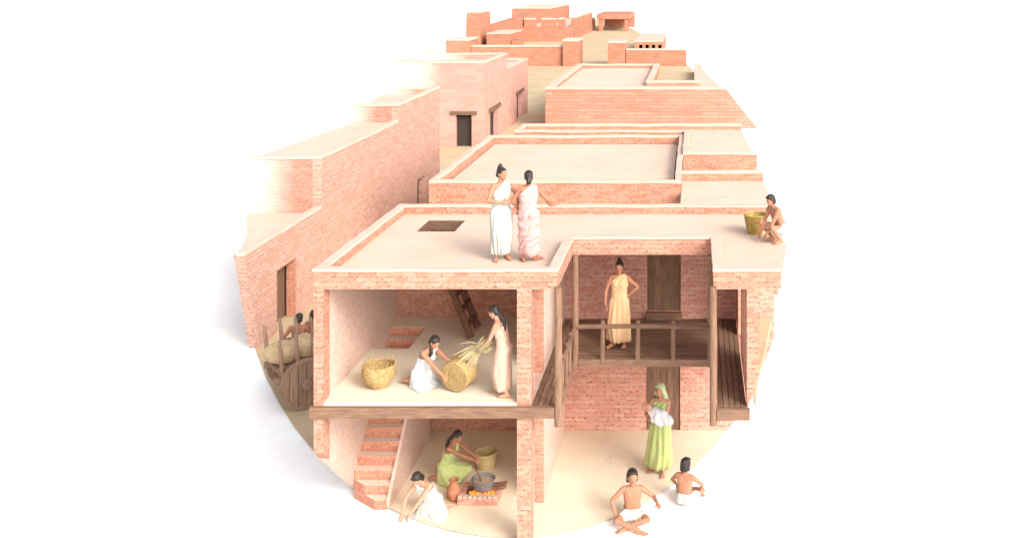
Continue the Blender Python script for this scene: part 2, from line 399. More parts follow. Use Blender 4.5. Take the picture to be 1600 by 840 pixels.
# walls
bm = B(); prism(bm, [(.3, 1.36), (1.95, 0), (4.498, 0), (4.498, 4.448), (.3, 4.448)], -6.605, -6.455, 'x'); obj('wall', bm, 'brick_lit', house)
bm = B(); prism(bm, [(0, 1.62), (.298, 1.37), (.298, 4.448), (0, 4.448)], -6.61, -6.44, 'x'); obj('pier', bm, 'brick_front', house)
bm = B(); prism(bm, [(-6.605, 0), (-2.90, 0), (-2.90, 4.448), (-6.605, 4.448)], 4.5, 4.7, 'y'); obj('wall', bm, 'brick', house)
bm = B(); prism(bm, [(-2.898, 0), (.72, 0), (1.12, .5), (1.75, 2.0), (1.75, 4.448), (-2.898, 4.448)], 4.5, 4.7, 'y')
bm = holes(bm, [(-1.03, -.30, 4.4, 4.8, 2.60, 4.35), (-1.05, -.31, 4.4, 4.8, -.2, 1.95)])
obj('wall', bm, 'brick_courtyard', house)
bm = B(); prism(bm, [(.26, 0), (4.498, 0), (4.498, 4.448), (.26, 4.448)], -3.0, -2.832, 'x')
bm = holes(bm, [(-3.2, -2.6, .34, 1.47, -.2, 2.0), (-3.2, -2.6, .34, 1.47, ZF - .02, 4.32)])
wj = obj('wall', bm, 'brick_lit', house)
for z0, z1 in ((.005, 1.995), (ZF - .01, 4.315)):
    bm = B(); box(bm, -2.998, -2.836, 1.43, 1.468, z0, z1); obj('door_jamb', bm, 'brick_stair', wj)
bm = B(); prism(bm, [(0, 0), (.258, 0), (.258, 4.448), (0, 4.448)], -3.08, -2.83, 'x'); obj('pier', bm, 'brick_front', house)
bm = B(); prism(bm, [(.26, 2.44), (4.498, 2.44), (4.498, 4.448), (.26, 4.448)], .912, 1.06, 'x')
bm = holes(bm, [(.6, 1.3, 2.3, 3.5, 2.2, 4.3)])
obj('wall', bm, 'brick', house)
bm = B(); prism(bm, [(.91, 2.36), (1.13, 2.98), (1.13, 4.448), (.91, 4.448)], 0, .258, 'y'); obj('pier', bm, 'brick_front', house)
# floors
SX1, SY0, SY1 = -5.70, 2.60, 3.86
bm = B()
box(bm, -6.453, -3.002, .004, SY0, 2.30, ZF); box(bm, SX1, -3.002, SY0, 4.498, 2.30, ZF); box(bm, -6.453, SX1, SY1, 4.498, 2.30, ZF)
obj('floor', bm, 'floor_plaster', house)
bm = B(); prism(bm, [(1.062, .05), (1.14, .9), (1.35, 2.2), (1.68, 4.498), (1.062, 4.498)], 2.32, 2.44, 'z'); obj('floor', bm, 'courtyard_earth', house)
bm = B(); box(bm, -6.66, -2.42, -.10, -.003, 2.245, 2.432); obj('floor_beam', bm, 'wood_x', house, bevel=.012)
# stairs
bm = B(); N = 14; rz, rn = ZF / N, .2036
prof = [(4.06, 0)]
prof.append((4.06, ZF - .005))
for k in reversed(range(N)):
    prof.append((1.2 + rn * k, rz * (k + 1) - (.005 if k == N - 1 else 0))); prof.append((1.2 + rn * k, rz * k))
prism(bm, prof[:-1] + [(1.2, 0)], -6.452, -5.72, 'x')
d = V((-6.45, 1.62, 0)) - V((-5.72, 1.02, 0)); nrm = V((d.y, -d.x, 0)).normalized()
if nrm.y > 0: nrm = -nrm
clip(bm, V((-5.72, 1.02, 0)), nrm)
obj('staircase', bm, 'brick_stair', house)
bm = B()
pf = [(4.058, 0), (4.058, ZF - .02)]
for k in reversed(range(N)): pf += [(1.2 + rn * k - .0, rz * (k + 1) - .02)]
pf += [(1.25, 0)]
prism(bm, pf, -5.718, -5.66, 'x'); clip(bm, V((-5.72, 1.02, 0)), nrm); obj('stair_wall', bm, 'brick_lit', house)
# wooden walkways and balcony
def under(bm):
    xs = [v.co.x for v in bm.verts]; ys = [v.co.y for v in bm.verts]
    box(bm, min(xs) + .01, max(xs) - .01, min(ys) + .02, max(ys) - .01, 2.335, 2.352)
bm = B(); planks(bm, -2.83, -2.42, .02, 4.49, 2.36, 2.43, 'y', .10, .011); under(bm); obj('walkway', bm, 'wood_y', house)
bm = B(); planks(bm, -2.415, .33, 2.26, 4.495, 2.36, 2.435, 'x', .13, .012); under(bm); obj('balcony_floor', bm, 'wood_x', house)
bm = B(); planks(bm, .40, .908, .02, 4.49, 2.36, 2.43, 'y', .10, .011); under(bm); obj('walkway', bm, 'wood_y', house)
bm = B(); box(bm, -2.27, .27, 2.16, 2.255, 2.27, 2.42); obj('edge_beam', bm, 'wood_x', house, bevel=.012)
bm = B(); box(bm, -2.42, -2.345, .06, 2.15, 2.25, 2.40); obj('edge_beam', bm, 'wood_y', house, bevel=.012)
bm = B(); box(bm, .335, .40, .06, 4.4, 2.25, 2.40); obj('edge_beam', bm, 'wood_y', house, bevel=.012)
bm = B(); box(bm, .385, .96, -.10, .015, 2.21, 2.40); obj('edge_beam', bm, 'wood_x', house, bevel=.012)
for x, y, z0, z1, w in ((-2.36, -.05, 2.10, 4.50, .13), (-2.33, 2.2, 2.27, 4.445, .12), (.31, 2.2, 2.27, 4.445, .12), (.325, -.05, 2.12, 4.50, .13)):
    bm = B(); tube(bm, [(x, y, z0), (x + .006, y, (z0 + z1) / 2), (x, y, z1)], [w / 2, w / 2 * 1.05, w / 2 * .95], 10); obj('post', bm, 'wood_z', house, smooth=False)
rail = bpy.data.objects.new('railing', None); col.objects.link(rail); rail.parent = house
bm = B(); tube(bm, [(-2.33, 2.15, 3.06), (-1, 2.15, 3.075), (.30, 2.15, 3.05)], .045, 8); obj('handrail', bm, 'wood_x', rail)
bm = B(); tube(bm, [(-2.36, -.05, 3.02), (-2.34, 1.2, 3.05), (-2.33, 2.14, 3.06)], .04, 8); obj('handrail', bm, 'wood_y', rail)
for x in (-1.80, -1.11, -.42):
    bm = B(); tube(bm, [(x, 2.19, 2.35), (x + .01, 2.19, 3.17)], [.05, .042], 8); obj('baluster', bm, 'wood_z', rail)
for y in (.55, 1.1, 1.65):
    bm = B(); tube(bm, [(-2.38, y, 2.35), (-2.36, y, 3.12)], [.04, .036], 8); obj('baluster', bm, 'wood_z', rail)
# doors
def plank_door(parent, x0, x1, y, z0, z1, n=5, depth=.04):
    bm = B(); planks(bm, x0, x1, y, y + depth, z0, z1, 'y', (x1 - x0) / n, .006); box(bm, x0 + .01, x1 - .01, y + depth - .01, y + depth + .05, z0 + .01, z1 - .01); box(bm, x0 - .1, x1 + .1, 4.703, 4.74, max(z0 - .1, 0), z1 + .1)  # last box: unseen backing added behind the wall to block leaking light
    d = obj('door', bm, 'wood_z', parent)
    return d
d = plank_door(house, -1.028, -.302, 4.53, 2.602, 4.348)
bm = B(); box(bm, -1.06, -.27, 4.36, 4.499, 2.437, 2.595); obj('threshold', bm, 'wood_x', d, bevel=.01)
d = plank_door(house, -1.048, -.312, 4.53, 0, 1.948)

# ------------------------------------------------------------------ neighbouring houses
def building(name, label, rings, wallmat, cat='house', doors=(), wt=.28, cw=.30, roofmat='roof_plaster', group=None, ch=.10):
    """rings: list of (path, closed, ztop, roof polygon, zroof). doors: (box) openings"""
    root = empty(name, label, cat, (0, 0, 0), 0, group)
    for path, closed, zt, poly, zr in rings:
        bm = B(); strip(bm, path, 0, wt, 0, zt - ch, closed)
        ds = [d for d in doors if d[6] is path]
        if ds: bm = holes(bm, [d[:6] for d in ds])
        w = obj('wall', bm, wallmat, root)
        bm = B(); strip(bm, path, -.02, cw, zt - ch - .008, zt, closed); worn(bm, .5, .03, .9); obj('coping', bm, 'coping_plaster', root, bevel=.015)
        bm = B(); fp = [bm.verts.new((*p, zr)) for p in poly]; fq = [bm.verts.new((*p, zr - .15)) for p in poly]
        bm.faces.new(fp); bm.faces.new(fq[::-1]); n = len(fp)
        for i in range(n): bm.faces.new((fp[i], fq[i], fq[(i + 1) % n], fp[(i + 1) % n]))
        obj('roof', bm, roofmat, root)
    return root
def rect(x0, y0, x1, y1): return [(x0, y0), (x1, y0), (x1, y1), (x0, y1)]
# low house on the left, with a doorway to the street
lp = [(-13.2, 8.6), (-11.65, 8.6), (-11.65, 13.97)]
b = building('brick_house', 'low flat-roofed house with a doorway behind the cart', [
    (lp[1:], False, 2.78, [(-11.92, 8.95), (-11.92, 13.97), (-14.0, 13.97), (-13.0, 11.8), (-12.1, 9.4)], 2.55)], 'brick_low_house',
    doors=[(-12.2, -11.2, 10.62, 12.0, -.2, 1.68, None)] and [], wt=.28, cw=.22)
# (its wall with the doorway)
for c in list(b.children):
    if c.name.startswith('wall'): bpy.data.objects.remove(c)
bm = B(); prism(bm, [(9.5, 0), (13.97, 0), (13.97, 2.68), (8.6, 2.68)], -11.93, -11.65, 'x'); bm = holes(bm, [(-12.2, -11.2, 10.62, 12.0, -.2, 1.70)])
obj('wall', bm, 'brick_low_house', b)
bm = B(); box(bm, -11.92, -11.655, 11.95, 11.998, .003, 1.697); obj('door_jamb', bm, 'brick_stair', b)
bm = B(); planks(bm, -11.90, -11.86, 10.625, 11.995, 0, 1.70, 'y', .3); bm.free()
bm = B(); planks(bm, -12.05, -11.99, 10.45, 12.15, 0, 1.9, 'x', .3); obj('door', bm, 'wood_z', b)
# tall blank-walled house
b = building('brick_house', 'tall pale house with a long blank brick wall and stepped roof left of the terrace', [
    ([(-13.9, 14), (-11.65, 14), (-11.65, 22.2)], False, 4.32, [(-13.9, 14.28), (-11.93, 14.28), (-11.93, 22.19), (-13.4, 22.19)], 4.22),
    ([(-13.55, 22.205), (-11.65, 22.205), (-11.65, 28.6), (-14.3, 28.6)], False, 4.96, [(-13.5, 22.48), (-11.93, 22.48), (-11.93, 28.32), (-14.2, 28.32)], 4.62)],
    'brick_tall_house', cw=.24)
for c in list(b.children):
    if c.name.startswith('wall'): bpy.data.objects.remove(c)
bm = B(); box(bm, -13.9, -11.932, 14, 14.28, 0, 4.22); obj('front_wall', bm, 'brick_tall_front', b)
bm = B(); box(bm, -11.93, -11.65, 14, 22.203, 0, 4.22); obj('wall', bm, 'brick_tall_house', b)
bm = B(); box(bm, -13.55, -11.932, 22.205, 22.48, 4.0, 4.86); obj('front_wall', bm, 'brick_tall_front', b)
bm = B(); strip(bm, [(-11.65, 22.205), (-11.65, 28.6), (-14.3, 28.6)], 0, .28, 0, 4.86); bm = holes(bm, [(-12.3, -11.2, 24.9, 26.1, -.2, 1.42)])
obj('wall', bm, 'brick_tall_house', b)
bm = B(); box(bm, -12.05, -12.0, 24.7, 26.3, 0, 1.6); obj('door', bm, 'wood_z', b)
# corner house with three doorways
Y0 = 42.0; XR = -12.4
b = building('brick_house', 'corner house with dark doorways under wooden lintels', [
    ([(-18.2, Y0), (XR, Y0), (XR, 49.3), (-19.5, 49.3)], False, 5.02, [(-18.2, Y0 + .3), (XR - .3, Y0 + .3), (XR - .3, 49.0), (-19.5, 49.0)], 4.6),
    ([(XR - 5, 49.32), (XR, 49.32), (XR, 57.5), (XR - 5, 57.5)], False, 4.05, [(XR - 5, 49.6), (XR - .3, 49.6), (XR - .3, 57.2), (XR - 5, 57.2)], 3.75)],
    'brick_corner_house', wt=.35, cw=.32)
for c in list(b.children):
    if c.name.startswith('wall'): bpy.data.objects.remove(c)
bm = B(); strip(bm, [(-18.2, Y0), (XR, Y0), (XR, 49.3), (-19.5, 49.3)], 0, .35, 0, 4.92)
bm = holes(bm, [(-14.08, -13.15, 41, 43, -.2, 1.9), (-13, -12, 43.7, 46.1, -.2, 1.85)]); obj('wall', bm, 'brick_corner_house', b)
bm = B(); strip(bm, [(XR - 5, 49.32), (XR, 49.32), (XR, 57.5), (XR - 5, 57.5)], 0, .35, 0, 3.95)
bm = holes(bm, [(-13, -12, 52.9, 54.9, -.2, 1.85)]); obj('wall', bm, 'brick_corner_house', b)
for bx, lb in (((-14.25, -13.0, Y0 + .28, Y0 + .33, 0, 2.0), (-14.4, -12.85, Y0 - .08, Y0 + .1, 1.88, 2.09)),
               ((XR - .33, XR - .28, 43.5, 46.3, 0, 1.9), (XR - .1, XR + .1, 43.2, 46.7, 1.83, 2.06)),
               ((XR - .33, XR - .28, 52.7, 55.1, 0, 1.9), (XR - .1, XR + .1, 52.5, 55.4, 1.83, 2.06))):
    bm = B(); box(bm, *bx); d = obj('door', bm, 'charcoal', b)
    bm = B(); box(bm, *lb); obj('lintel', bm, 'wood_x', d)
# house with the big empty terrace behind the two women
b = building('brick_house', 'house with wide empty parapeted terrace just behind the two women', [
    (rect(-9.03, 16.8, -.47, 27.0), True, 3.0, rect(-8.75, 17.08, -.75, 26.72), 2.62)], 'brick_middle', cw=.20, wt=.20)
# two roofs to its right
building('brick_house', 'lower plain terrace right of the wide empty terrace, behind the basket on the roof', [
    ([(-.46, 14.0), (2.62, 14.0)], False, 2.7, [(-.45, 14.1), (2.55, 14.1), (2.48, 18.75), (-.45, 18.75)], 2.6),
    ([(2.48, 19.0), (-.45, 19.0)], False, 2.95, [(-.45, 14.1), (2.0, 14.1), (2.0, 14.2), (-.45, 14.2)], 2.58)], 'brick_middle', cw=.2, wt=.2)
building('brick_house', 'narrow terrace house running behind the wide empty terrace and on to the right', [
    ([(2.2, 29.8), (-8.05, 29.8), (-8.05, 27.6), (-.44, 27.6), (-.44, 21.9), (2.45, 21.9)], False, 3.1,
     [(2.18, 29.6), (-7.85, 29.6), (-7.85, 27.8), (-.24, 27.8), (-.24, 22.1), (2.42, 22.1)], 2.83)], 'brick_middle', cw=.2, wt=.2)
# long house with the sunken yard in its roof
b = building('brick_house', 'long brown-red house with a broad flat roof and a small sunken yard in it', [
    ([(.6, 68.5), (0, 68.5), (0, 54.2), (-3.0, 54.2), (-3.0, 68.5), (-9.9, 68.5), (-9.9, 49.9)], False, 2.72,
     [(-9.6, 49.8), (2.2, 49.8), (.6, 68.2), (.3, 68.2), (.3, 53.9), (-3.3, 53.9), (-3.3, 68.2), (-9.6, 68.2)], 2.35)], 'brick_long', cw=.42, wt=.40, ch=.13)
bm = B(); prism(bm, [(-9.9, 0), (4.15, 0), (2.1, 2.6), (-9.9, 2.6)], 49.5, 49.898, 'y'); obj('wall', bm, 'brick_long', b)
bm = B(); strip(bm, [(-9.92, 49.48), (2.1, 49.48)], 0, .42, 2.58, 2.72); worn(bm, .5, .03, .9); obj('coping', bm, 'coping_plaster', b)
bm = B(); box(bm, -2.98, -.02, 54.25, 68.4, 1.9, 2.0); obj('yard_floor', bm, 'courtyard_earth', b)

# ------------------------------------------------------------------ the walled citadel far behind
def solid(parent, name, mat, x0, x1, y0, y1, z1, z0=0.0, taper=0.0):
    bm = B(); box(bm, x0, x1, y0, y1, z0, z1)
    if taper:
        cx, cy = (x0 + x1) / 2, (y0 + y1) / 2
        for v in bm.verts:
            if v.co.z > (z0 + z1) / 2: v.co.x = cx + (v.co.x - cx) * (1 - taper); v.co.y = cy + (v.co.y - cy) * (1 - taper)
    return obj(name, bm, mat, parent, bevel=.05)
def wall_run(label, x0, x1, y, h, piers, group='walls round the far citadel'):
    root = empty('town_wall', label, 'wall', (0, 0, 0), 0, group)
    solid(root, 'wall', 'brick_far', x0, x1, y, y + .9, h - .2)
    solid(root, 'coping', 'coping_plaster', x0, x1, y - .06, y + .96, h, h - .197)
    for px0, px1, ph in piers:
        p = solid(root, 'pier', 'brick_far', px0, px1, y - .5, y + 3.6, ph - .25)
        solid(p, 'cap', 'coping_plaster', px0 - .05, px1 + .05, y - .55, y + 3.65, ph, ph - .247)
    return root
wall_run('long low town wall ending in a square gate pier, below the battlemented fort', -25.7, -15.15, 98.5, 2.35, [(-28.5, -25.7, 3.15), (-15.1, -13.25, 3.05)])
wall_run('short town wall starting at a square gate pier on the far side of the gateway', -7.9, -.9, 98.5, 1.95, [(-9.9, -7.95, 2.85)])
tw = empty('watch_tower', 'tall square brick tower rising behind the town wall', 'tower')
solid(tw, 'shaft', 'brick_far', -28.4, -26.6, 107.5, 114.5, 5.75, 0, .06)
solid(tw, 'cap', 'coping_plaster', -28.33, -26.67, 107.75, 114.25, 5.85, 5.753)
bt = empty('brick_house', 'small low block with a pale roof at the foot of the square tower', 'house')
solid(bt, 'wall', 'brick_far', -25.9, -23.0, 108, 117, 3.1); solid(bt, 'roof', 'coping_plaster', -25.95, -22.95, 107.95, 117.05, 3.25, 3.103)
solid(bt, 'buttress', 'brick_far', -22.9, -21.9, 108.5, 112, 2.3)
rp = empty('town_wall', 'stretch of town wall climbing from the square tower to the fort', 'wall', group='walls round the far citadel')
bm = B(); prism(bm, [(116, 0), (160, 0), (160, 4.4), (116, 3.6)], -28.6, -27.6, 'x'); obj('wall', bm, 'brick_far', rp)
fort = empty('fort', 'battlemented fort with a raised hall and pierced side wall at the far end of town', 'fort')
bm = B(); strip(bm, [(-30.2, 144.5), (-19.9, 144.5), (-19.9, 184.5), (-30.2, 184.5)], 0, .8, 0, 2.35, True)
hb = []
for i in range(7):
    for j in range(3): hb.append((-21.5, -19, 149 + i * 5, 150.6 + i * 5, .75 + j * .5, 1.02 + j * .5))
bm = holes(bm, hb); obj('wall', bm, 'brick_far', fort)
bm = B(); box(bm, -29.3, -20.8, 145.4, 183.6, 2.0, 2.2); obj('roof', bm, 'roof_plaster', fort)
for x0, x1 in ((-30.2, -28.3), (-27.4, -25.5), (-24.6, -22.2)):
    m = solid(fort, 'merlon', 'brick_far', x0, x1, 144.5, 145.3, 3.5, 2.353); solid(m, 'cap', 'coping_plaster', x0, x1, 144.45, 145.35, 3.75, 3.503)
for i in range(6):
    y = 145.5 + i * 6.3
    m = solid(fort, 'merlon', 'brick_far', -22.1 if i == 0 else -20.7, -21.2 if i == 0 else -19.9, y, y + 2.6, 3.5, 2.353); solid(m, 'cap', 'coping_plaster', *((-22.1, -21.2) if i == 0 else (-20.75, -19.85)), y, y + 2.6, 3.75, 3.503)
hall = solid(fort, 'hall', 'brick_far', -32.6, -25.7, 162.5, 190, 4.75); solid(hall, 'roof', 'roof_plaster', -32.7, -25.6, 162.4, 190.1, 5.0, 4.753)
pc = empty('portico', 'open-fronted shaded hall beyond the gateway, held up by one pier', 'portico')
solid(pc, 'roof', 'brick_far', -19.0, -12.6, 178, 196, 3.3, 2.3)
solid(pc, 'pier', 'brick_far', -18.6, -17.8, 178.2, 179.2, 2.297); solid(pc, 'pier', 'brick_far', -13.6, -12.9, 178.2, 179.2, 2.297)
solid(pc, 'back_wall', 'brick_far', -19.0, -12.6, 195, 196, 2.297)
wb = empty('brick_house', 'small house with a row of dark windows behind the short town wall', 'house')
bm = B(); strip(bm, [(-4.3, 117.5), (-4.3, 137), (-8.0, 137), (-8.0, 117.5)], 0, .5, 0, 1.55, True)
bm = holes(bm, [(-7.4 + i * .85, -6.95 + i * .85, 116.5, 119, .7, 1.2) for i in range(4)]); obj('wall', bm, 'brick_far', wb)
bm = B(); box(bm, -8.05, -4.25, 117.45, 137.05, 1.553, 1.75); obj('roof', bm, 'coping_plaster', wb, bevel=.04)
# ------------------------------------------------------------------ people
def hull(bm, spheres, sub=2):
    """one convex, rounded solid round a few spheres (p, r)"""
    t = bmesh.new()
    for p, r in spheres:
        bmesh.ops.create_icosphere(t, subdivisions=sub, radius=r, matrix=Matrix.Translation(p))
    if len(spheres) > 1:
        g = bmesh.ops.convex_hull(t, input=t.verts[:])
        bmesh.ops.delete(t, geom=[v for v in t.verts if not v.link_faces], context='VERTS')
        bad = [e for e in g['geom_interior'] if isinstance(e, bmesh.types.BMVert) and e.is_valid]
        if bad: bmesh.ops.delete(t, geom=bad, context='VERTS')
    bmesh.ops.recalc_face_normals(t, faces=t.faces[:])
    me = bpy.data.meshes.new('h'); t.to_mesh(me); t.free(); bm.from_mesh(me); bpy.data.meshes.remove(me)
def ellip(bm, c, axes, radii, sub=3):
    """ellipsoid with its own axes"""
    M = Matrix((axes[0] * radii[0], axes[1] * radii[1], axes[2] * radii[2])).transposed().to_4x4(); M.translation = c
    t = bmesh.new(); bmesh.ops.create_icosphere(t, subdivisions=sub, radius=1, matrix=M)
    bmesh.ops.recalc_face_normals(t, faces=t.faces[:])
    me = bpy.data.meshes.new('h'); t.to_mesh(me); t.free(); bm.from_mesh(me); bpy.data.meshes.remove(me)
def fused(bm, voxel, smooth=4, fac=.5):
    """melt overlapping solids into one continuous surface"""
    me = bpy.data.meshes.new('t'); bm.to_mesh(me); bm.free()
    o = bpy.data.objects.new('t', me); col.objects.link(o)
    m = o.modifiers.new('r', 'REMESH'); m.mode = 'VOXEL'; m.voxel_size = voxel
    if smooth: s = o.modifiers.new('s', 'SMOOTH'); s.iterations = smooth; s.factor = fac
    return baked(o)
def put(name, me, mats, parent=None):
    me.materials.clear()
    for m in mats: me.materials.append(MATS[m])
    me.shade_smooth(); me.name = name
    o = bpy.data.objects.new(name, me); col.objects.link(o)
    if parent: o.parent = parent
    return o
def ik(a, c, l1, l2, hint):
    a, c = V(a), V(c); d = c - a; L = min(d.length, (l1 + l2) * .999); u = d.normalized(); c = a + u * L
    x = (l1 * l1 - l2 * l2 + L * L) / (2 * L); h = math.sqrt(max(l1 * l1 - x * x, 0))
    hp = V(hint); hp = hp - u * hp.dot(u)
    return a + u * x + hp.normalized() * h, c
def hand(bm, w, hd, pn, side, curl, sc=1.0):
    """palm, four unequal bent fingers and a thumb leaving the side of the palm; side = where the thumb is"""
    hd = V(hd).normalized(); pn = V(pn); pn = (pn - hd * pn.dot(hd)).normalized(); sd = hd.cross(pn)
    if sd.dot(V(side)) < 0: sd = -sd
    ks = [w + (hd * (.088 - abs(i - 1.3) * .004) + sd * (.034 - .0225 * i)) * sc for i in range(4)]
    hull(bm, [(w + hd * .008 * sc, .024 * sc), (ks[0], .0135 * sc), (ks[3], .0125 * sc), (w + (hd * .05 + sd * .026) * sc, .016 * sc), (w + (hd * .045 - sd * .024) * sc, .015 * sc)], 1)
    for i, L in enumerate((.070, .079, .074, .058)):
        a = curl * .8; b = curl * 1.7
        spread = sd * (.10 - .07 * i)
        d1 = (hd * math.cos(a) + pn * math.sin(a) + spread).normalized(); d2 = (hd * math.cos(b) + pn * math.sin(b) + spread * .6).normalized()
        m = ks[i] + d1 * L * .55 * sc; t = m + d2 * L * .45 * sc
        hull(bm, [(ks[i], .0108 * sc), (m, .0098 * sc)], 1); hull(bm, [(m, .0098 * sc), (t, .0085 * sc)], 1)
    a = w + (hd * .03 + sd * .024) * sc; m = a + (hd * .028 + sd * .032 + pn * .012) * sc; t = m + (hd * .032 + sd * .008 + pn * .012) * sc
    hull(bm, [(a, .0145 * sc), (m, .0118 * sc)], 1); hull(bm, [(m, .0118 * sc), (t, .0098 * sc)], 1)

def joints(P, male=False, kid=1.0):
    J = {}
    S = V(P.get('spine', (0, 0, 1))).normalized(); hx = V(P.get('hipleft', (1, 0, 0))).normalized(); sx = V(P.get('left', (1, 0, 0))).normalized()
    sx = (sx - S * sx.dot(S)).normalized()
    f = sx.cross(S)
    pv = V(P['pelvis']); W = pv + S * .17; S2 = V(P.get('spine2', S)).normalized(); sx = (sx - S2 * sx.dot(S2)).normalized(); f = sx.cross(S2)
    C = W + S2 * .17; N = W + S2 * .33
    J.update(S=S2, hx=hx, sx=sx, f=f, pv=pv, W=W, C=C, N=N)
    sw = (.178 if male else .158) * (.92 if kid > 1 else 1)
    J['hipL'] = pv + hx * .088 - S * .03; J['hipR'] = pv - hx * .088 - S * .03
    J['shL'] = N - S2 * .05 + sx * sw; J['shR'] = N - S2 * .05 - sx * sw
    L = V(P.get('look', (0, -1, 0))).normalized(); U = V(P.get('headup', (0, 0, 1))); U = (U - L * U.dot(L)).normalized()
    J['L'], J['U'] = L, U; J['hl'] = U.cross(L)
    nd_ = (S2 * .5 + U * .6).normalized(); J['nd'] = nd_
    J['H'] = N + nd_ * .165 + L * .015
    for s in 'LR':
        J['el' + s], J['wr' + s] = ik(J['sh' + s], P['hand' + s], .29, .25, P.get('elbow' + s, (0, 1, -.3)))
        J['kn' + s], J['an' + s] = ik(J['hip' + s], P['foot' + s], .42, .42, P.get('knee' + s, (0, -1, 0)))
    return J

def person(label, loc, rz, k, P, skin='skin', male=False, kid=1.0, group=None, garments=(), hairfn=None, voxel=.0068):
    J = joints(P, male, kid); bm = B()
    S, hx, sx, f, pv, W, C, N, L, U, hl, H = (J[q] for q in ('S', 'hx', 'sx', 'f', 'pv', 'W', 'C', 'N', 'L', 'U', 'hl', 'H'))
    S1 = (W - pv).normalized()
    wz = .085 if not male else .095
    hull(bm, [(J['hipL'], .10), (J['hipR'], .10), (pv + S1 * .05, .11)])
    hull(bm, [(pv + S1 * .05 + hx * .06, .095), (pv + S1 * .05 - hx * .06, .095), (W + sx * .055, wz), (W - sx * .055, wz)])
    hull(bm, [(W + sx * .055, wz), (W - sx * .055, wz), (C + sx * .075, .096), (C - sx * .075, .096)])
    hull(bm, [(C + sx * .075, .096), (C - sx * .075, .096), (J['shL'] * .85 + J['shR'] * .15, .058), (J['shR'] * .85 + J['shL'] * .15, .058), (N - S * .03, .06)])
    bk = -(hx.cross(S1))
    for s in (1, -1):
        hull(bm, [(pv + bk * .055 + hx * .055 * s - S1 * .03, .088)])
        if not male and kid == 1: hull(bm, [(C + f * .068 + sx * .066 * s - S * .01, .052)])
        else: hull(bm, [(C + f * .036 + sx * .062 * s + S * .03, .064)])
    hs = kid
    hull(bm, [(N - S * .03, .056), (H - U * .05 - L * .02, .047)])
    ellip(bm, H + (U * .03 - L * .012) * hs, (hl, L, U), (.074 * hs, .093 * hs, .086 * hs))
    hull(bm, [(H + (L * .028 + U * .01) * hs, .062 * hs), (H + (L * .056 - U * .078 + hl * .012) * hs, .024 * hs), (H + (L * .056 - U * .078 - hl * .012) * hs, .024 * hs), (H + (hl * .043 - U * .045 + L * .01) * hs, .02 * hs), (H + (-hl * .043 - U * .045 + L * .01) * hs, .02 * hs)])
    hull(bm, [(H + (L * .086 + U * .02) * hs, .008 * hs), (H + (L * .104 - U * .02) * hs, .012 * hs), (H + (L * .084 - U * .022 + hl * .01) * hs, .010 * hs), (H + (L * .084 - U * .022 - hl * .01) * hs, .010 * hs)], 1)
    hull(bm, [(H + (L * .076 + U * .030 + hl * .034) * hs, .013 * hs), (H + (L * .076 + U * .030 - hl * .034) * hs, .013 * hs)], 1)
    hull(bm, [(H + (L * .082 - U * .05 + hl * .014) * hs, .010 * hs), (H + (L * .082 - U * .05 - hl * .014) * hs, .010 * hs)], 1)
    for s in (1, -1):
        ellip(bm, H + (hl * .076 * s + L * -.005 - U * .005) * hs, (hl, L, U), (.012 * hs, .02 * hs, .032 * hs), 2)
        hull(bm, [(H + (L * .066 + U * .006 + hl * .032 * s) * hs, .015 * hs)], 1)   # eyelid
    for s, sg in (('L', 1), ('R', -1)):
        a = 1.1 if male else .95
        a *= .92 if kid > 1 else 1
        sh, el, wr, hp, kn, an = (J[q + s] for q in ('sh', 'el', 'wr', 'hip', 'kn', 'an'))
        hull(bm, [(sh, .054 * a), (sh.lerp(el, .4), .046 * a), (el, .037 * a)]); hull(bm, [(el, .037 * a), (el.lerp(wr, .3), .039 * a), (wr, .025 * a)])
        hd = V(P.get('dir' + s, wr - el)).normalized()
        hand(bm, wr, hd, P.get('palm' + s, -sx * sg), P.get('thumb' + s, (0, -.6, .6)), P.get('curl' + s, .35), 1.0)
        hull(bm, [(hp, .088), (hp.lerp(kn, .5), .072), (kn, .054)]); hull(bm, [(kn, .052), (kn.lerp(an, .35), .054), (an, .035)])
        fd = V(P.get('toe' + s, (0, -1, 0))).normalized(); dn = V(P.get('sole' + s, (0, 0, -1))); dn = (dn - fd * dn.dot(fd)).normalized(); sd = fd.cross(dn)
        hull(bm, [(an, .036), (an - fd * .045 + dn * .045, .030), (an + fd * .06 + dn * .03, .032)], 1)
        hull(bm, [(an - fd * .045 + dn * .048, .028), (an + fd * .06 + dn * .03, .032), (an + fd * .13 + dn * .055 + sd * .024, .022), (an + fd * .13 + dn * .055 - sd * .024, .022)], 1)
        big = 1 if sd.dot(hx) * sg < 0 else -1
        for i in range(5):
            o = sd * big * (.034 - .017 * i); ln = (.065, .055, .048, .040, .030)[i]
            hull(bm, [(an + fd * .13 + dn * .06 + o, .014), (an + fd * (.13 + ln) + dn * .064 + o * 1.1, .013 if i == 0 else .010)], 1)
    me = fused(bm, voxel, 3, .4)
    eyes = [H + (L * .082 + U * .006 + hl * .032 * s) * hs for s in (1, -1)]
    brow = [(H + (L * .088 + U * .030 + hl * (.018 + .009 * i) * s) * hs) for s in (1, -1) for i in range(4)]
    lips = [H + (L * .09 - U * .05 + hl * o) * hs for o in (-.016, -.008, 0, .008, .016)]
    for p in me.polygons:
        c = p.center
        if (c - H).length > .2 * hs: continue
        if min((c - e).length for e in eyes) < .0165 * hs: p.material_index = 1
        elif min((c - e).length for e in brow) < .0105 * hs: p.material_index = 1
        elif min((c - e).length for e in lips) < .011 * hs: p.material_index = 2
    body = put('person', me, [skin, 'eye', 'lip'])
    body.location = loc; body.rotation_euler = (0, 0, rz); body.scale = (k, k, k)
    tag(body, label, 'person', group)
    for g in garments: g(J, P, body)
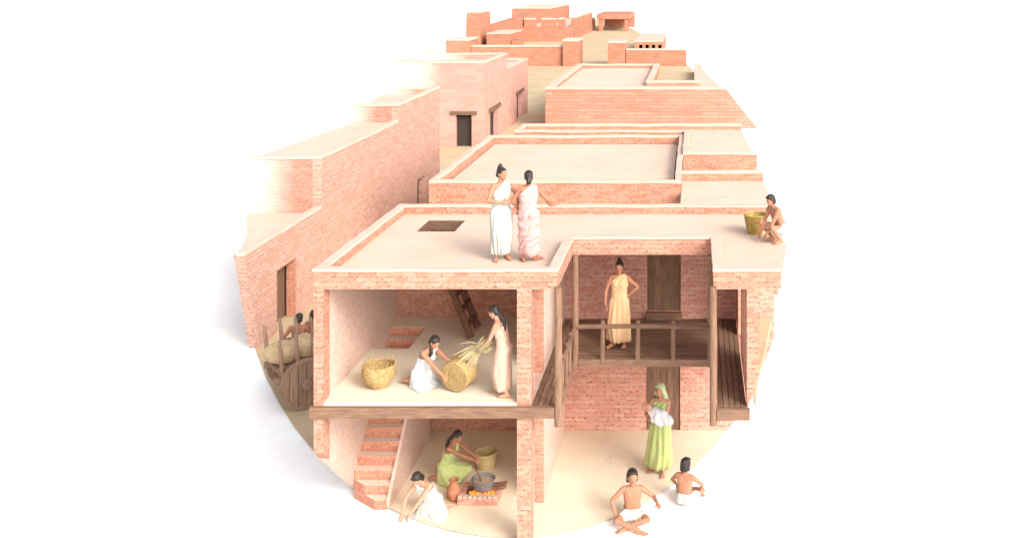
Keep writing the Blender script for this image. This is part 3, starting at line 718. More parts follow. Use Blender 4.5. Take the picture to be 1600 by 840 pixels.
    if hairfn: hairfn(J, P, body, hs)
    return body

def ground_z(z): return z if z > .05 else .008 + .042 * math.exp((z - .05) / .042)   # cloth settles on the ground
def folds(me, J, amp, n, mode):
    me.update(); vn = [v.normal.copy() for v in me.vertices]
    pv, S = J['pv'], J['S']
    strap = (J['S'] * .7 + J['sx'] * .7)
    cross = (J['S'] * .7 - J['sx'] * .7)
    for v, nr in zip(me.vertices, vn):
        p = v.co
        up = (p - J['W']).dot(S)
        if mode == 'stand' and up < 0:
            th = math.atan2(p.y - pv.y, p.x - pv.x)
            a = amp * min(1, .25 + -up * 1.5)
            nz = noise.noise(V((p.x * 3, p.y * 3, p.z * .9 + n)))
            s = math.sin(th * n + nz * 4.5 + up * 1.0)
            v.co = p + nr * a * (s * .8 - .2)
        elif mode == 'stand':
            s = math.sin(p.dot(cross) * 95 + noise.noise(p * 8) * 3)
            v.co = p + nr * .006 * s
        elif mode == 'drape':
            q = p.dot(J['hx']) * 1.0
            s = math.sin(p.z * 34 + q * 22 + noise.noise(p * 5) * 5) if up < .0 else math.sin(p.dot(cross) * 80 + noise.noise(p * 8) * 3)
            v.co = p + nr * (amp if up < 0 else .006) * (s * .8)
        else:
            s = 1 - 2 * abs(noise.noise(V((p.x * 11 + p.z * 5, p.y * 11, p.z * 6 + n)))) ** .8
            v.co = p + nr * amp * (s - .4)
    me.update()

def torso_cloth(bm, J, t=.015, breasts=True, top=True):
    S, hx, sx, f, pv, W, C, N = (J[q] for q in ('S', 'hx', 'sx', 'f', 'pv', 'W', 'C', 'N')); S1 = (W - pv).normalized(); wz = .09
    hull(bm, [(J['hipL'], .10 + t), (J['hipR'], .10 + t), (pv + S1 * .05, .11 + t)])
    hull(bm, [(pv + S1 * .05 + hx * .06, .097 + t), (pv + S1 * .05 - hx * .06, .097 + t), (W + sx * .055, wz + t), (W - sx * .055, wz + t)])
    bk = -(hx.cross(S1))
    for s in (1, -1): hull(bm, [(pv + bk * .055 + hx * .055 * s - S1 * .03, .088 + t)])
    if not top: return
    hull(bm, [(W + sx * .055, wz + t), (W - sx * .055, wz + t), (C + sx * .075, .097 + t), (C - sx * .075, .097 + t)])
    hull(bm, [(C + sx * .075, .097 + t), (C - sx * .075, .097 + t), (J['shL'] * .85 + J['shR'] * .15, .058 + t), (J['shR'] * .85 + J['shL'] * .15, .058 + t), (N - S * .04, .06 + t)])
    if breasts:
        for s in (1, -1): hull(bm, [(C + f * .068 + sx * .066 * s - S * .01, .052 + t)])

def dress(name, mat, kind, strap=1, hem=.10, amp=.016, n=15, spread=.12, both=False, flare=None):
    """strap: +1 over the wearer's left shoulder, -1 right; kind 'stand', 'drape' or 'kneel'"""
    def g(J, P, body):
        bm = B(); torso_cloth(bm, J)
        hx, pv, sx, S = J['hx'], J['pv'], J['sx'], J['S']
        if kind in ('stand', 'drape'):
            mid = (J['anL'] + J['anR']) / 2; m2 = V((mid.x, mid.y, 0)); fx = V((-hx.y, hx.x, 0))
            lo = [(m2 + V((0, 0, hem + .07)) + hx * spread * a + fx * spread * .75 * b_, .075) for a, b_ in ((1, 0), (-1, 0), (0, 1), (0, -1))]
            kn = [(J['knL'], .10), (J['knR'], .10)]
            hp = [(J['hipL'], .122), (J['hipR'], .122)]
            hull(bm, hp + lo); hull(bm, hp + kn); hull(bm, kn + lo)
        else:
            hp = [(J['hipL'], .118), (J['hipR'], .118)]; kn = [(J['knL'], .082), (J['knR'], .082)]
            aL, aR = J['anL'].lerp(J['knL'], .25), J['anR'].lerp(J['knR'], .25)
            hull(bm, hp + kn); hull(bm, kn + [(aL, .068), (aR, .068)])
            hull(bm, [(J['hipL'], .11), (J['knL'], .09), (aL, .07)]); hull(bm, [(J['hipR'], .11), (J['knR'], .09), (aR, .07)])
            if flare: hull(bm, [(V(q), r) for q, r in flare] + kn)
        me = fused(bm, .0115, 5, .5)
        folds(me, J, amp, n, kind)
        t = bmesh.new(); t.from_mesh(me); bpy.data.meshes.remove(me)
        gm = lambda: t.verts[:] + t.edges[:] + t.faces[:]
        if both:
            bmesh.ops.bisect_plane(t, geom=gm(), plane_co=J['N'] - S * .012 + J['f'] * .02, plane_no=(S + J['f'] * .55).normalized(), clear_outer=True)
        else:
            no = (-sx * strap * .17 + S * .22).normalized()
            bmesh.ops.bisect_plane(t, geom=gm(), plane_co=J['C'] + S * .035 - sx * strap * .15, plane_no=no, clear_outer=True)
        # never below the ground
        for v in t.verts: v.co.z = ground_z(v.co.z)
        me2 = bpy.data.meshes.new(name); t.to_mesh(me2); t.free()
        put(name, me2, [mat], body)
    return g
def loincloth(mat, length=.45):
    def g(J, P, body):
        bm = B(); torso_cloth(bm, J, .016, False, False)
        for s in 'LR':
            hull(bm, [(J['hip' + s], .105), (J['hip' + s].lerp(J['kn' + s], length), .095)])
        hull(bm, [(J['hipL'].lerp(J['knL'], length * .8), .085), (J['hipR'].lerp(J['knR'], length * .8), .085), (J['pv'], .10)])
        me = fused(bm, .011, 4); folds(me, J, .010, 9, 'kneel')
        t = bmesh.new(); t.from_mesh(me); bpy.data.meshes.remove(me)
        S1 = (J['W'] - J['pv']).normalized()
        bmesh.ops.bisect_plane(t, geom=t.verts[:] + t.edges[:] + t.faces[:], plane_co=J['pv'] + S1 * .11, plane_no=S1, clear_outer=True)
        for v in t.verts: v.co.z = ground_z(v.co.z)
        me2 = bpy.data.meshes.new('loincloth'); t.to_mesh(me2); t.free(); put('loincloth', me2, [mat], body)
    return g
def hair(style='bun', tail=None, mat='hair'):
    def g(J, P, body, hs):
        H, U, L, hl = J['H'], J['U'], J['L'], J['hl']; bm = B()
        ellip(bm, H + (U * .037 - L * .016) * hs, (hl, L, U), (.087 * hs, .103 * hs, .095 * hs))
        hull(bm, [(H + (hl * .03 - L * .06 - U * .02) * hs, .05 * hs), (H + (-hl * .03 - L * .06 - U * .02) * hs, .05 * hs), (H + (-L * .05 + U * .04) * hs, .06 * hs)])
        me = fused(bm, .0075, 3)
        t = bmesh.new(); t.from_mesh(me); bpy.data.meshes.remove(me)
        bmesh.ops.bisect_plane(t, geom=t.verts[:] + t.edges[:] + t.faces[:], plane_co=H + (L * .040 + U * .040) * hs, plane_no=(L * .80 - U * .60).normalized(), clear_outer=True)
        bmesh.ops.holes_fill(t, edges=[e for e in t.edges if len(e.link_faces) == 1], sides=0); bmesh.ops.triangulate(t, faces=[f for f in t.faces if len(f.verts) > 4])
        me = bpy.data.meshes.new('t'); t.to_mesh(me); t.free()
        bm = B(); bm.from_mesh(me); bpy.data.meshes.remove(me)
        if style == 'bun':
            hull(bm, [(H + (U * .135 - L * .045) * hs, .045 * hs), (H + (U * .10 - L * .05) * hs, .055 * hs)]); hull(bm, [(H + (U * .165 - L * .05) * hs, .028 * hs)])
        if style == 'lowbun': hull(bm, [(H + (-L * .10 - U * .075) * hs, .055 * hs), (H + (-L * .075 - U * .02) * hs, .06 * hs)])
        if style == 'bob':
            for s in (1, -1): hull(bm, [(H + (hl * .066 * s - L * .02 + U * .02) * hs, .03 * hs), (H + (hl * .068 * s - L * .028 - U * .055) * hs, .026 * hs), (H + (-L * .07 - U * .06 + hl * .03 * s) * hs, .04 * hs)])
            hull(bm, [(H + (L * .055 + U * .095 + hl * .04) * hs, .02 * hs), (H + (L * .055 + U * .095 - hl * .04) * hs, .02 * hs), (H + (L * .02 + U * .1) * hs, .03 * hs)])
        if tail:
            q = [V(p) for p in tail]; rr = [.036, .034, .036, .030, .030, .022, .014]
            pts = [H + (-L * .085 - U * .01) * hs] + q
            for i in range(len(pts) - 1): hull(bm, [(pts[i], rr[min(i, 6)]), (pts[i + 1], rr[min(i + 1, 6)])])
        me = fused(bm, .008, 2)
        me.update()
        for v, nr in zip(me.vertices, [v.normal.copy() for v in me.vertices]):
            q = v.co - H
            v.co += nr * .004 * math.sin(q.dot(hl) * 170 + noise.noise(v.co * 20) * 3)
        put('hair', me, [mat], body)
    return g
def headscarf(mat):
    def g(J, P, body, hs):
        H, U, L, hl, S, N, f = (J[q] for q in ('H', 'U', 'L', 'hl', 'S', 'N', 'f')); bm = B()
        ellip(bm, H + U * .035 - L * .012, (hl, L, U), (.098, .114, .106))
        hull(bm, [(H - L * .04 + hl * .05, .05), (H - L * .04 - hl * .05, .05), (N - f * .075 + J['sx'] * .10 - S * .04, .05), (N - f * .075 - J['sx'] * .09 - S * .04, .045), (N - f * .085 - S * .16, .04)])
        for s in (1, -1): hull(bm, [(H + hl * .07 * s + U * .02, .034), (N + J['sx'] * .10 * s - f * .02 - S * .01, .036)])
        me = fused(bm, .009, 4)
        for v in me.vertices: v.co += (v.co - H).normalized() * .005 * math.sin(v.co.z * 60 + (v.co - H).dot(hl) * 40)
        t = bmesh.new(); t.from_mesh(me); bpy.data.meshes.remove(me)
        bmesh.ops.bisect_plane(t, geom=t.verts[:] + t.edges[:] + t.faces[:], plane_co=H + L * .062 + U * .035, plane_no=(L * .96 - U * .28).normalized(), clear_outer=True)
        me2 = bpy.data.meshes.new('headscarf'); t.to_mesh(me2); t.free(); put('headscarf', me2, [mat], body)
    return g
# ------------------------------------------------------------------ things in the house
def weave_profile(r0, r1, h, coils, bulge=0.0, t=.02, amp=.007):
    out = [(0, 0)]; n = coils * 4
    def rad(u): return r0 + (r1 - r0) * u + bulge * math.sin(PI * u)
    for i in range(n + 1):
        u = i / n; out.append((rad(u) + amp * math.sin(i / 4 * 2 * PI), h * u))
    for i in range(n + 1):
        u = 1 - i / n
        if h * u < .03: break
        out.append((rad(u) - t + amp * .6 * math.sin(i / 4 * 2 * PI), h * u + .002))
    out.append((0, .03)); return out
def basket(name, label, loc, r0, r1, h, coils, bulge, mat, rim=.018, rz=0):
    root = empty(name, label, 'basket', loc, rz)
    bm = B(); lathe(bm, weave_profile(r0, r1, h, coils, bulge), 40, .003); obj('body', bm, mat, root, smooth=True)
    bm = B(); tube(bm, [(math.cos(2 * PI * i / 36) * (r1 - .008), math.sin(2 * PI * i / 36) * (r1 - .008), h + .004 * math.sin(i * 5)) for i in range(37)], rim, 8, False); obj('rim', bm, mat, root, smooth=True)
    return root
b = basket('basket', 'unfinished bowl-shaped basket with stake ends sticking up round its rim, upstairs', at(592, 604, ZF), .13, .285, .40, 11, .075, 'straw')
for i in range(15):
    a = 2 * PI * i / 15 + random.uniform(-.08, .08); r = .283; l = random.uniform(.07, .12)
    bm = B(); tube(bm, [(r * math.cos(a), r * math.sin(a), .33), ((r + .008) * math.cos(a), (r + .008) * math.sin(a), .40), ((r + random.uniform(0, .04)) * math.cos(a + .08), (r + .03) * math.sin(a + .08), .40 + l)], [.011, .010, .004], 6); obj('stake', bm, 'straw', b)
b = basket('basket', 'round straw basket with straight sides standing behind the cooking pot', at(759, 729, 0), .185, .225, .30, 9, .012, 'straw_pale')
b = basket('basket', 'yellow wicker basket wider at the top, standing on the roof', at(1181, 364, ZR), .16, .245, .38, 10, .01, 'straw_yellow', .022)
# the big basket lying on its side
p0 = at(709, 614, ZF); rt = empty('basket', 'large round basket lying on its side with its coiled base towards the viewer', 'basket', (p0.x, p0.y, ZF), 0)
bm = B(); prof = [(0, -.008)]
for i in range(1, 29):
    r = .262 * i / 29; prof.append((r, -.010 * math.cos(i * PI / 2 * 1.0)))
prof += [(.268 + .006 * math.sin(i * PI / 2), .01 + .32 * i / 44) for i in range(45)]
prof += [(.245, .33), (.235, .2), (0, .05)]
lathe(bm, prof, 44, .0035)
axis = V((.30, .84, .10)).normalized(); Q = V((0, 0, 1)).rotation_difference(axis).to_matrix().to_4x4()
Q.translation = V((0, 0, .285)); bm.transform(Q); obj('body', bm, 'straw', rt, smooth=True)
for i in range(17):
    a = 2 * PI * i / 17; r = .262; l = random.uniform(.06, .2); k = 1 + random.uniform(-.1, .4)
    bm = B(); tube(bm, [Q @ V((r * math.cos(a), r * math.sin(a), .24)), Q @ V((r * math.cos(a), r * math.sin(a), .34)), Q @ V((r * k * math.cos(a + .1), r * k * math.sin(a + .1), .34 + l * .7))], [.013, .012, .005], 6); obj('stake', bm, 'straw', rt)
# reeds in the standing woman's hands
pw = at(785, 617, ZF); ra = pw + V((-.34, .03, .86)); rb = V((-4.08, .62, ZF + .60))
bm = B(); dr = (rb - ra); sd = dr.cross(V((0, 0, 1))).normalized(); upv = sd.cross(dr).normalized()
for i in range(190):
    o1 = (sd * random.gauss(0, .05) + upv * random.gauss(0, .045)); o2 = sd * random.gauss(0, .10) + upv * random.gauss(0, .085); e = random.uniform(.80, 1.02)
    s0 = ra - dr * random.uniform(.05, .3) + o1 * 1.1
    tube(bm, [s0, ra + o1, ra + dr * e * .55 + o2 * .55 + upv * .02, ra + dr * e + o2 - V((0, 0, .05))], [.006, .008, .009, .005], 4)
rd = obj('reed_bundle', bm, 'straw_reed'); tag(rd, 'loose sheaf of pale reeds held above the big basket', 'reeds')
# ladder to the hatch
ld = empty('ladder', 'rough wooden ladder leaning from the upper floor up to the roof hatch', 'ladder', (-4.56, 3.42, ZF))
def lp_(t, y): return V((-1.02 * t, y + .46 * t, 2.17 * t))
for y in (-.33, .30):
    bm = B(); tube(bm, [lp_(0, y) + V((0, 0, .045)), lp_(.3, y) + V((.012, 0, 0)), lp_(.6, y), lp_(.88, y)], [.08, .074, .068, .058], 9); obj('rail', bm, 'wood_ladder', ld, smooth=False)
for i in range(6):
    t = .12 + i * .135
    bm = B(); tube(bm, [lp_(t, -.42) + V((.035, 0, -.01)), lp_(t, 0) + V((.035, 0, .005)), lp_(t, .38) + V((.035, 0, .01))], [.048, .054, .05], 7); obj('rung', bm, 'wood_ladder', ld)
# hearth, pot, jug
hc = at(745, 785, 0); hx_, hy_ = hc.x + .05, hc.y + .24
h = empty('hearth', 'low rectangular brick hearth with a log fire burning in it', 'hearth', (hx_, hy_, 0))
bm = B()
for s, (x0, x1, y0, y1) in enumerate(((-.40, .36, -.34, -.23), (-.40, .36, .19, .30), (-.40, -.30, -.228, .188), (.28, .36, -.228, .188))):
    box(bm, x0, x1, y0, y1, 0, .13)
obj('kerb', bm, 'brick_far' if False else 'brick_courtyard', h, bevel=.012)
bm = B()
for i in range(8): box(bm, -.39 + i * .094, -.39 + i * .094 + .08, -.335, -.235, .1305, .165)
obj('brick_edge', bm, 'coping_plaster', h, bevel=.008)
bm = B(); box(bm, -.298, .278, -.226, .186, .0, .04); obj('ash_bed', bm, 'charcoal', h)
bm = B()
for i in range(7):
    y = -.08 + i * .04; tube(bm, [(.06 - .03 * i, y, .09 + .012 * (i % 3)), (.40 + random.uniform(-.05, .05), y + random.uniform(-.03, .12), .16 + .02 * (i % 2))], [.026, .03], 7)
    tube(bm, [(-.05, y, .08), (-.27, y + .02, .06)], [.022, .026], 7)
obj('firewood', bm, 'wood_log', h)
bm = B()
for i in range(60):
    a = random.uniform(PI * .93, 2.07 * PI); r = random.uniform(.14, .25); x, y = .01 + r * math.cos(a) * 1.05, .02 + r * math.sin(a) * .95; hh = random.uniform(.05, .12); w_ = random.uniform(.018, .034)
    tube(bm, [(x, y, .05), (x + random.uniform(-.02, .02), y, .05 + hh * .4), (x + random.uniform(-.03, .03), y, .05 + hh * .75), (x + random.uniform(-.035, .035), y, .05 + hh)], [w_ * .6, w_, w_ * .55, .002], 6)
obj('flames', bm, 'flame', h, smooth=True)
pt = empty('cooking_pot', 'wide grey clay pot of porridge standing over the hearth fire', 'pot', (hx_ + .02, hy_ + .02, .07))
bm = B(); lathe(bm, [(0, 0), (.11, .004), (.155, .05), (.19, .13), (.21, .20), (.215, .235), (.23, .25), (.23, .268), (.208, .268), (.20, .23), (.19, .15), (0, .14)], 36); obj('bowl', bm, 'grey_clay', pt, smooth=True)
bm = B(); lathe(bm, [(0, .215), (.10, .218), (.199, .205)], 36); obj('porridge', bm, 'porridge', pt, smooth=True)
bm = B(); tube(bm, [(-.03, -.02, .20), (-.12, .03, .36), (-.24, .06, .50)], [.016, .012, .011], 7); sp_ = obj('spoon', bm, 'wood_log'); sp_.location = pt.location; tag(sp_, 'wooden stirring spoon standing in the pot of porridge', 'spoon')
jp = at(709, 781, 0)
bm = B(); lathe(bm, [(0, 0), (.07, .004), (.12, .07), (.135, .16), (.12, .24), (.085, .30), (.068, .335), (.078, .37), (.098, .392), (.094, .398), (.075, .375), (.058, .335), (.07, .29), (0, .2)], 32)
jo = obj('jug', bm, 'terracotta', None, smooth=True, loc=jp); tag(jo, 'red-brown clay jug standing left of the hearth', 'jug')
# the cart in the street
ct = empty('cart', 'two-wheeled wooden cart with upright stakes in the street behind the house corner', 'cart', (-9.32, 6.25, 0), 0)
nr = V((.55, -.835, 0)).normalized(); al = V((-.835, -.55, 0)).normalized()
WR = .59; half = .80
def cp(a, n, z): return V((0, 0, 0)) + al * a + nr * n + V((0, 0, z))
for s in (1, -1):
    wr_ = bpy.data.objects.new('wheel', None); col.objects.link(wr_); wr_.parent = ct
    c = cp(0, half * s, WR)
    Mw = Matrix((al, V((0, 0, 1)), nr)).transposed().to_4x4(); Mw.translation = c
    bm = B(); n = 6
    for i in range(n):   # solid disc of boards
        x0, x1 = -WR * .95 + i * 2 * WR * .95 / n + .006, -WR * .95 + (i + 1) * 2 * WR * .95 / n - .006
        m = 8; xs = [x0 + (x1 - x0) * j / m for j in range(m + 1)]
        top = [(x, math.sqrt(max((WR * .955) ** 2 - x * x, 1e-4))) for x in xs]
        prism(bm, top + [(x, -y) for x, y in reversed(top)], -.03, .03, 'z')
    bm.transform(Mw); obj('disc', bm, 'wood_cart', wr_)
    bm = B(); pp = [(math.cos(2 * PI * i / 40) * WR * .975, math.sin(2 * PI * i / 40) * WR * .975) for i in range(40)]
    strip(bm, pp, 0, .065, -.045, .045, True); bm.transform(Mw); obj('rim', bm, 'wood_cart', wr_)
    bm = B(); tube(bm, [(0, 0, -.10), (0, 0, .14)], [.12, .10], 16); tube(bm, [(0, 0, .10), (0, 0, .22)], .055, 12); bm.transform(Mw); obj('hub', bm, 'wood_cart', wr_)
bm = B(); tube(bm, [cp(0, -half - .1, WR), cp(0, half + .1, WR)], .05, 10); obj('axle', bm, 'wood_cart', ct)
bm = B()
for s in (1, -1): bar(bm, cp(-.75, .56 * s, .74), cp(.66, .56 * s, .70), .11, .13)
for i in range(5): bar(bm, cp(-.6 + i * .28, -.62, .87), cp(-.6 + i * .28, .62, .87), .09, .05)
obj('frame', bm, 'wood_cart', ct)
for s in (1, -1):
    for i in range(4):
        bm = B(); a = -.58 + i * .35 + (.1 if s < 0 else 0); tube(bm, [cp(a, .57 * s, .72), cp(a + .04, .60 * s, 1.2), cp(a + .08, .63 * s, 1.62 + .06 * ((i * 7) % 3))], [.055, .05, .04], 8); obj('stake', bm, 'wood_cart', ct)
bm = B(); box(bm, -.80, .48, -.55, .55, -.02, .02)
Mb = Matrix((al, nr, V((0, 0, 1)))).transposed().to_4x4(); Mb.translation = cp(.15, 0, .92); bm.transform(Mb); obj('bed', bm, 'wood_cart', ct)
for i, (a, n, z, sx_, sy_, sz_, lb) in enumerate(((.36, .10, 1.16, .44, .36, .26, 'bulging tan sack at the open end of the cart'), (-.12, .0, 1.18, .42, .42, .26, 'bulging tan sack in the middle of the cart'))):
    bm = B(); ellip(bm, V((0, 0, 0)), (al, nr, V((0, 0, 1))), (sx_, sy_, sz_), 4)
    for v in bm.verts:
        q = v.co.copy(); v.co *= 1 + .10 * noise.noise(q * 4 + V((i * 9, 0, 0))) + .03 * math.sin(q.x * 22 + q.z * 18 + noise.noise(q * 5) * 4)
        v.co.z = max(v.co.z, -.21)
    bm.transform(Matrix.Translation(V((-9.32, 6.25, 0)) + cp(a, n, z)) )
    o = obj('sack', bm, 'sacking', None, smooth=True); tag(o, lb, 'sack', 'sacks on the cart')
ST = dict(pelvis=(0, 0, .93), footL=(.10, 0, .08), footR=(-.10, 0, .08), kneeL=(0, -1, 0), kneeR=(0, -1, 0))
def pose(base, **kw):
    d = dict(base); d.update(kw); return d
KN = 'kneel'
# the pair on the roof
person('woman in a long white one-shoulder dress with a topknot, standing on the roof', at(783, 405, ZR), R(28), 1.0,
       pose(ST, toeL=(.25, -1, 0), toeR=(-.35, -1, 0), look=(.55, -1, -.08), left=(1, .12, 0), handR=(-.05, -.20, 1.10), elbowR=(-1, .25, -.25), dirR=(.9, -.35, .15), palmR=(0, 1, 0), thumbR=(0, 0, 1), curlR=.4,
            handL=(.27, -.16, .98), elbowL=(.9, .5, -.4), palmL=(-.5, 0, -1)),
       'skin', garments=[dress('dress', 'cloth_white', 'stand', 1, .10, .017, 16, .125)], hairfn=hair('bun'))
person('woman in a pink draped dress seen from behind, arm held out, on the roof', at(826, 408, ZR), R(186), .98,
       pose(ST, footL=(.10, .02, .08), footR=(-.13, -.05, .08), toeL=(.3, -1, 0), toeR=(-.75, -.7, 0), look=(.12, -1, 0), left=(1, .10, 0), handR=(-.40, -.22, 1.00), elbowR=(-.5, 1, -.2), dirR=(-.9, -.25, -.1), palmR=(0, -.2, 1), thumbR=(0, -1, .3), curlR=.25,
            handL=(.20, -.14, .96), elbowL=(.9, .5, -.3), palmL=(-1, 0, 0)),
       'skin_dark', garments=[dress('dress', 'cloth_pink', 'drape', -1, .10, .016, 9, .13)], hairfn=hair('lowbun'))
# the woman on the balcony
person('woman in a pale orange one-shoulder dress looking down, standing on the wooden balcony', at(968, 540, 2.44), R(-12), 1.0,
       pose(ST, footL=(.09, .03, .08), footR=(-.12, -.06, .08), toeR=(-.6, -1, 0), toeL=(.2, -1, 0), look=(.16, -1, -.16), handR=(-.26, -.13, .88), elbowR=(-1, .35, 0), palmR=(1, 0, 0), thumbR=(0, -1, 0), dirR=(.35, -.35, -1), curlR=.3,
            handL=(.19, .03, 1.02), elbowL=(1, .3, 0), dirL=(-.7, .15, -.5), palmL=(-.3, .2, 1), curlL=.3),
       'skin', garments=[dress('dress', 'cloth_peach', 'stand', 1, .10, .014, 11, .19)], hairfn=hair('bun'))
# the weavers upstairs
person('kneeling woman in white plaiting the big basket on its side, upstairs', at(668, 604, ZF), R(62), .98,
       dict(pelvis=(0, .16, .27), spine=(.02, -.42, 1), spine2=(0, -.55, 1), footL=(.09, .30, .07), footR=(-.11, .33, .07), kneeL=(.15, -1, -.2), kneeR=(-.2, -1, -.3), toeL=(0, 1, -.35), toeR=(-.1, 1, -.3), soleL=(0, .3, 1), soleR=(0, .3, 1),
            look=(0, -1, -.75), handL=(.07, -.56, .46), handR=(-.14, -.50, .34), elbowL=(1, .2, -.4), elbowR=(-1, .2, -.5), palmL=(0, 0, -1), palmR=(0, 0, -1), thumbL=(-1, 0, 0), thumbR=(1, 0, 0), curlL=.6, curlR=.6),
       'skin', garments=[dress('dress', 'cloth_cool', KN, 1, amp=.017)], hairfn=hair('none', [(-.05, -.13, .64), (-.09, -.06, .58), (-.10, -.02, .52)]))
person('woman in a sand-coloured long dress with a plait, bringing reeds upstairs', at(785, 617, ZF), R(-98), .95,
       pose(ST, pelvis=(0, .02, .90), spine=(0, -.10, 1), spine2=(0, -.30, 1), footL=(.10, .12, .08), footR=(-.10, -.10, .08), toeL=(.1, -1, 0), toeR=(-.1, -1, 0), look=(0, -1, -.45),
            handL=(.08, -.36, .90), handR=(-.10, -.40, .84), elbowL=(.7, .5, -.6), elbowR=(-.7, .5, -.6), palmL=(-.5, 0, .8), palmR=(.5, 0, .8), curlL=.9, curlR=.9),
       'skin_rose', garments=[dress('dress', 'cloth_sand', 'stand', -1, .10, .007, 7, .13)], hairfn=hair('none', [(.02, -.03, 1.48), (.03, .045, 1.38), (.03, .055, 1.28), (.03, .05, 1.18), (.03, .05, 1.10), (.03, .05, 1.05)]))
# the courtyard and the kitchen
bp = at(1032, 737, 0)
person('woman in a green dress and pale green headscarf cradling a baby in the courtyard', bp, R(-14), 1.03,
       pose(ST, footL=(.08, -.08, .08), footR=(-.14, .03, .08), toeR=(-.8, -1, 0), toeL=(.15, -1, 0), look=(-.12, -1, -.12), handL=(-.06, -.27, 1.09), elbowL=(1, .2, -.5), dirL=(-1, -.15, .12), palmL=(0, .5, 1), thumbL=(0, -.4, 1), curlL=.5,
            handR=(.0, -.24, 1.20), elbowR=(-1, -.1, -.5), dirR=(1, -.15, 0), palmR=(0, .8, .4), curlR=.4),
       'skin', garments=[dress('dress', 'cloth_green', 'stand', 1, .11, .017, 10, .21, both=True)], hairfn=headscarf('cloth_sage'))
person('crouching woman in lime green stirring the pot beside the hearth, hair in a ponytail', at(705, 752, 0), R(72), .96,
       dict(pelvis=(0, .12, .33), spine=(0, -.35, 1), spine2=(0, -.42, 1), footL=(.10, .12, .07), footR=(-.11, .28, .07), kneeL=(.25, -1, .9), kneeR=(-.2, -1, -.1), toeL=(0, -1, 0), toeR=(0, 1, -.45), soleR=(0, .3, 1),
            look=(-.05, -1, -.5), handL=(.02, -.60, .55), handR=(-.10, -.62, .56), elbowL=(.8, .3, -.5), elbowR=(-.6, .3, -.8), dirR=(0, -1, -.1), palmL=(0, 0, -1), palmR=(0, 0, -1), thumbR=(1, 0, 0), thumbL=(-1, 0, 0), curlL=.7, curlR=.7),
       'skin_dark', garments=[dress('dress', 'cloth_lime', KN, 1, amp=.017)], hairfn=hair('none', [(0, -.01, .92), (.0, .06, .84), (0, .10, .74), (0, .10, .66)]))
person('kneeling woman in a white wrap bending forward at the foot of the stairs', at(668, 806, 0), R(-22), 1.0,
       dict(pelvis=(0.03, .12, .25), spine=(-.1, -.55, 1), spine2=(-.12, -.62, 1), footL=(.20, .28, .07), footR=(-.08, .30, .07), kneeL=(.30, -1, -.2), kneeR=(-.3, -1, -.3), toeL=(.5, .9, -.35), toeR=(0, 1, -.3), soleL=(0, .3, 1), soleR=(0, .3, 1),
            look=(-.08, -.75, -.75), handL=(-.05, -.50, .22), handR=(-.24, -.42, .22), elbowL=(.9, .1, .2), elbowR=(-1, .2, .2), palmL=(0, 0, -1), palmR=(0, 0, -1), thumbL=(-1, 0, 0), thumbR=(1, 0, 0), curlL=.6, curlR=.6),
       'skin_rose', garments=[dress('dress', 'cloth_white', KN, -1, amp=.018)], hairfn=hair('bob'))
# children
SIT = dict(pelvis=(0, .05, .13), spine=(0, -.06, 1), footL=(-.12, -.36, .07), footR=(.10, -.46, .07), kneeL=(1, -.2, .25), kneeR=(-1, -.2, .25), toeL=(-1, -.3, 0), toeR=(1, -.3, 0))
person('bare-chested boy sitting on the courtyard ground facing outwards, one arm stretched aside', at(988, 812, 0), R(4), .98,
       pose(SIT, look=(.25, -1, -.05), handR=(-.30, -.10, .17), elbowR=(-1, .2, .2), dirR=(0, -.5, -.6), palmR=(0, 0, -1), handL=(.46, -.20, .40), elbowL=(.6, .5, -.5), palmL=(0, 0, -1), thumbL=(0, -1, 0), curlL=.2),
       'skin', True, 1.22, garments=[loincloth('cloth_white', .5)], hairfn=hair('bob'))
person('dark-haired child sitting with its back to the viewer beside the woman with the baby', at(1071, 784, 0), R(160), .88,
       pose(SIT, look=(-.1, -1, -.15), handR=(-.26, -.22, .2), elbowR=(-1, .2, .2), handL=(.26, -.24, .2), elbowL=(1, .2, .2)),
       'skin', True, 1.22, garments=[loincloth('cloth_white', .5)], hairfn=hair('bob'))
# men beyond the cart
for x, lb, cur in ((-9.62, 'bare-backed man in a white loincloth, standing clear of the house corner beyond the cart', 0), (-9.36, 'bare-backed man half hidden by the house corner beyond the cart', 1)):
    person(lb, (x, 7.0 + .25 * cur, 0), R(188 - 30 * cur), 1.0,
           pose(ST, toeL=(.2, -1, 0), toeR=(-.2, -1, 0), look=(-.2 + .8 * cur, -1, -.25), handR=(-.28, -.12, .95), elbowR=(-.8, .6, 0), handL=(.28, -.12, .95), elbowL=(.8, .6, 0)),
           'skin_dark', True, 1.0, 'men beyond the cart', garments=[loincloth('cloth_cool', .7)], hairfn=hair('bob'))
# worker at the edge of the roof
person('bare-chested man in a white loincloth squatting by the yellow basket on the roof', at(1212, 378, ZR), R(-62), .92,
       dict(pelvis=(0, .12, .30), spine=(0, -.30, 1), spine2=(0, -.42, 1), footL=(.13, .02, .08), footR=(-.13, .0, .08), kneeL=(.4, -1, .9), kneeR=(-.35, -1, .9), toeL=(.2, -1, 0), toeR=(-.2, -1, 0),
            look=(.1, -1, -.4), handL=(.10, -.36, .12), handR=(-.16, -.34, .10), elbowL=(.9, .2, .1), elbowR=(-.9, .2, .1), palmL=(0, .4, -1), palmR=(0, .4, -1)),
       'skin', True, 1.0, garments=[loincloth('cloth_cool', .6)], hairfn=hair('bob'))
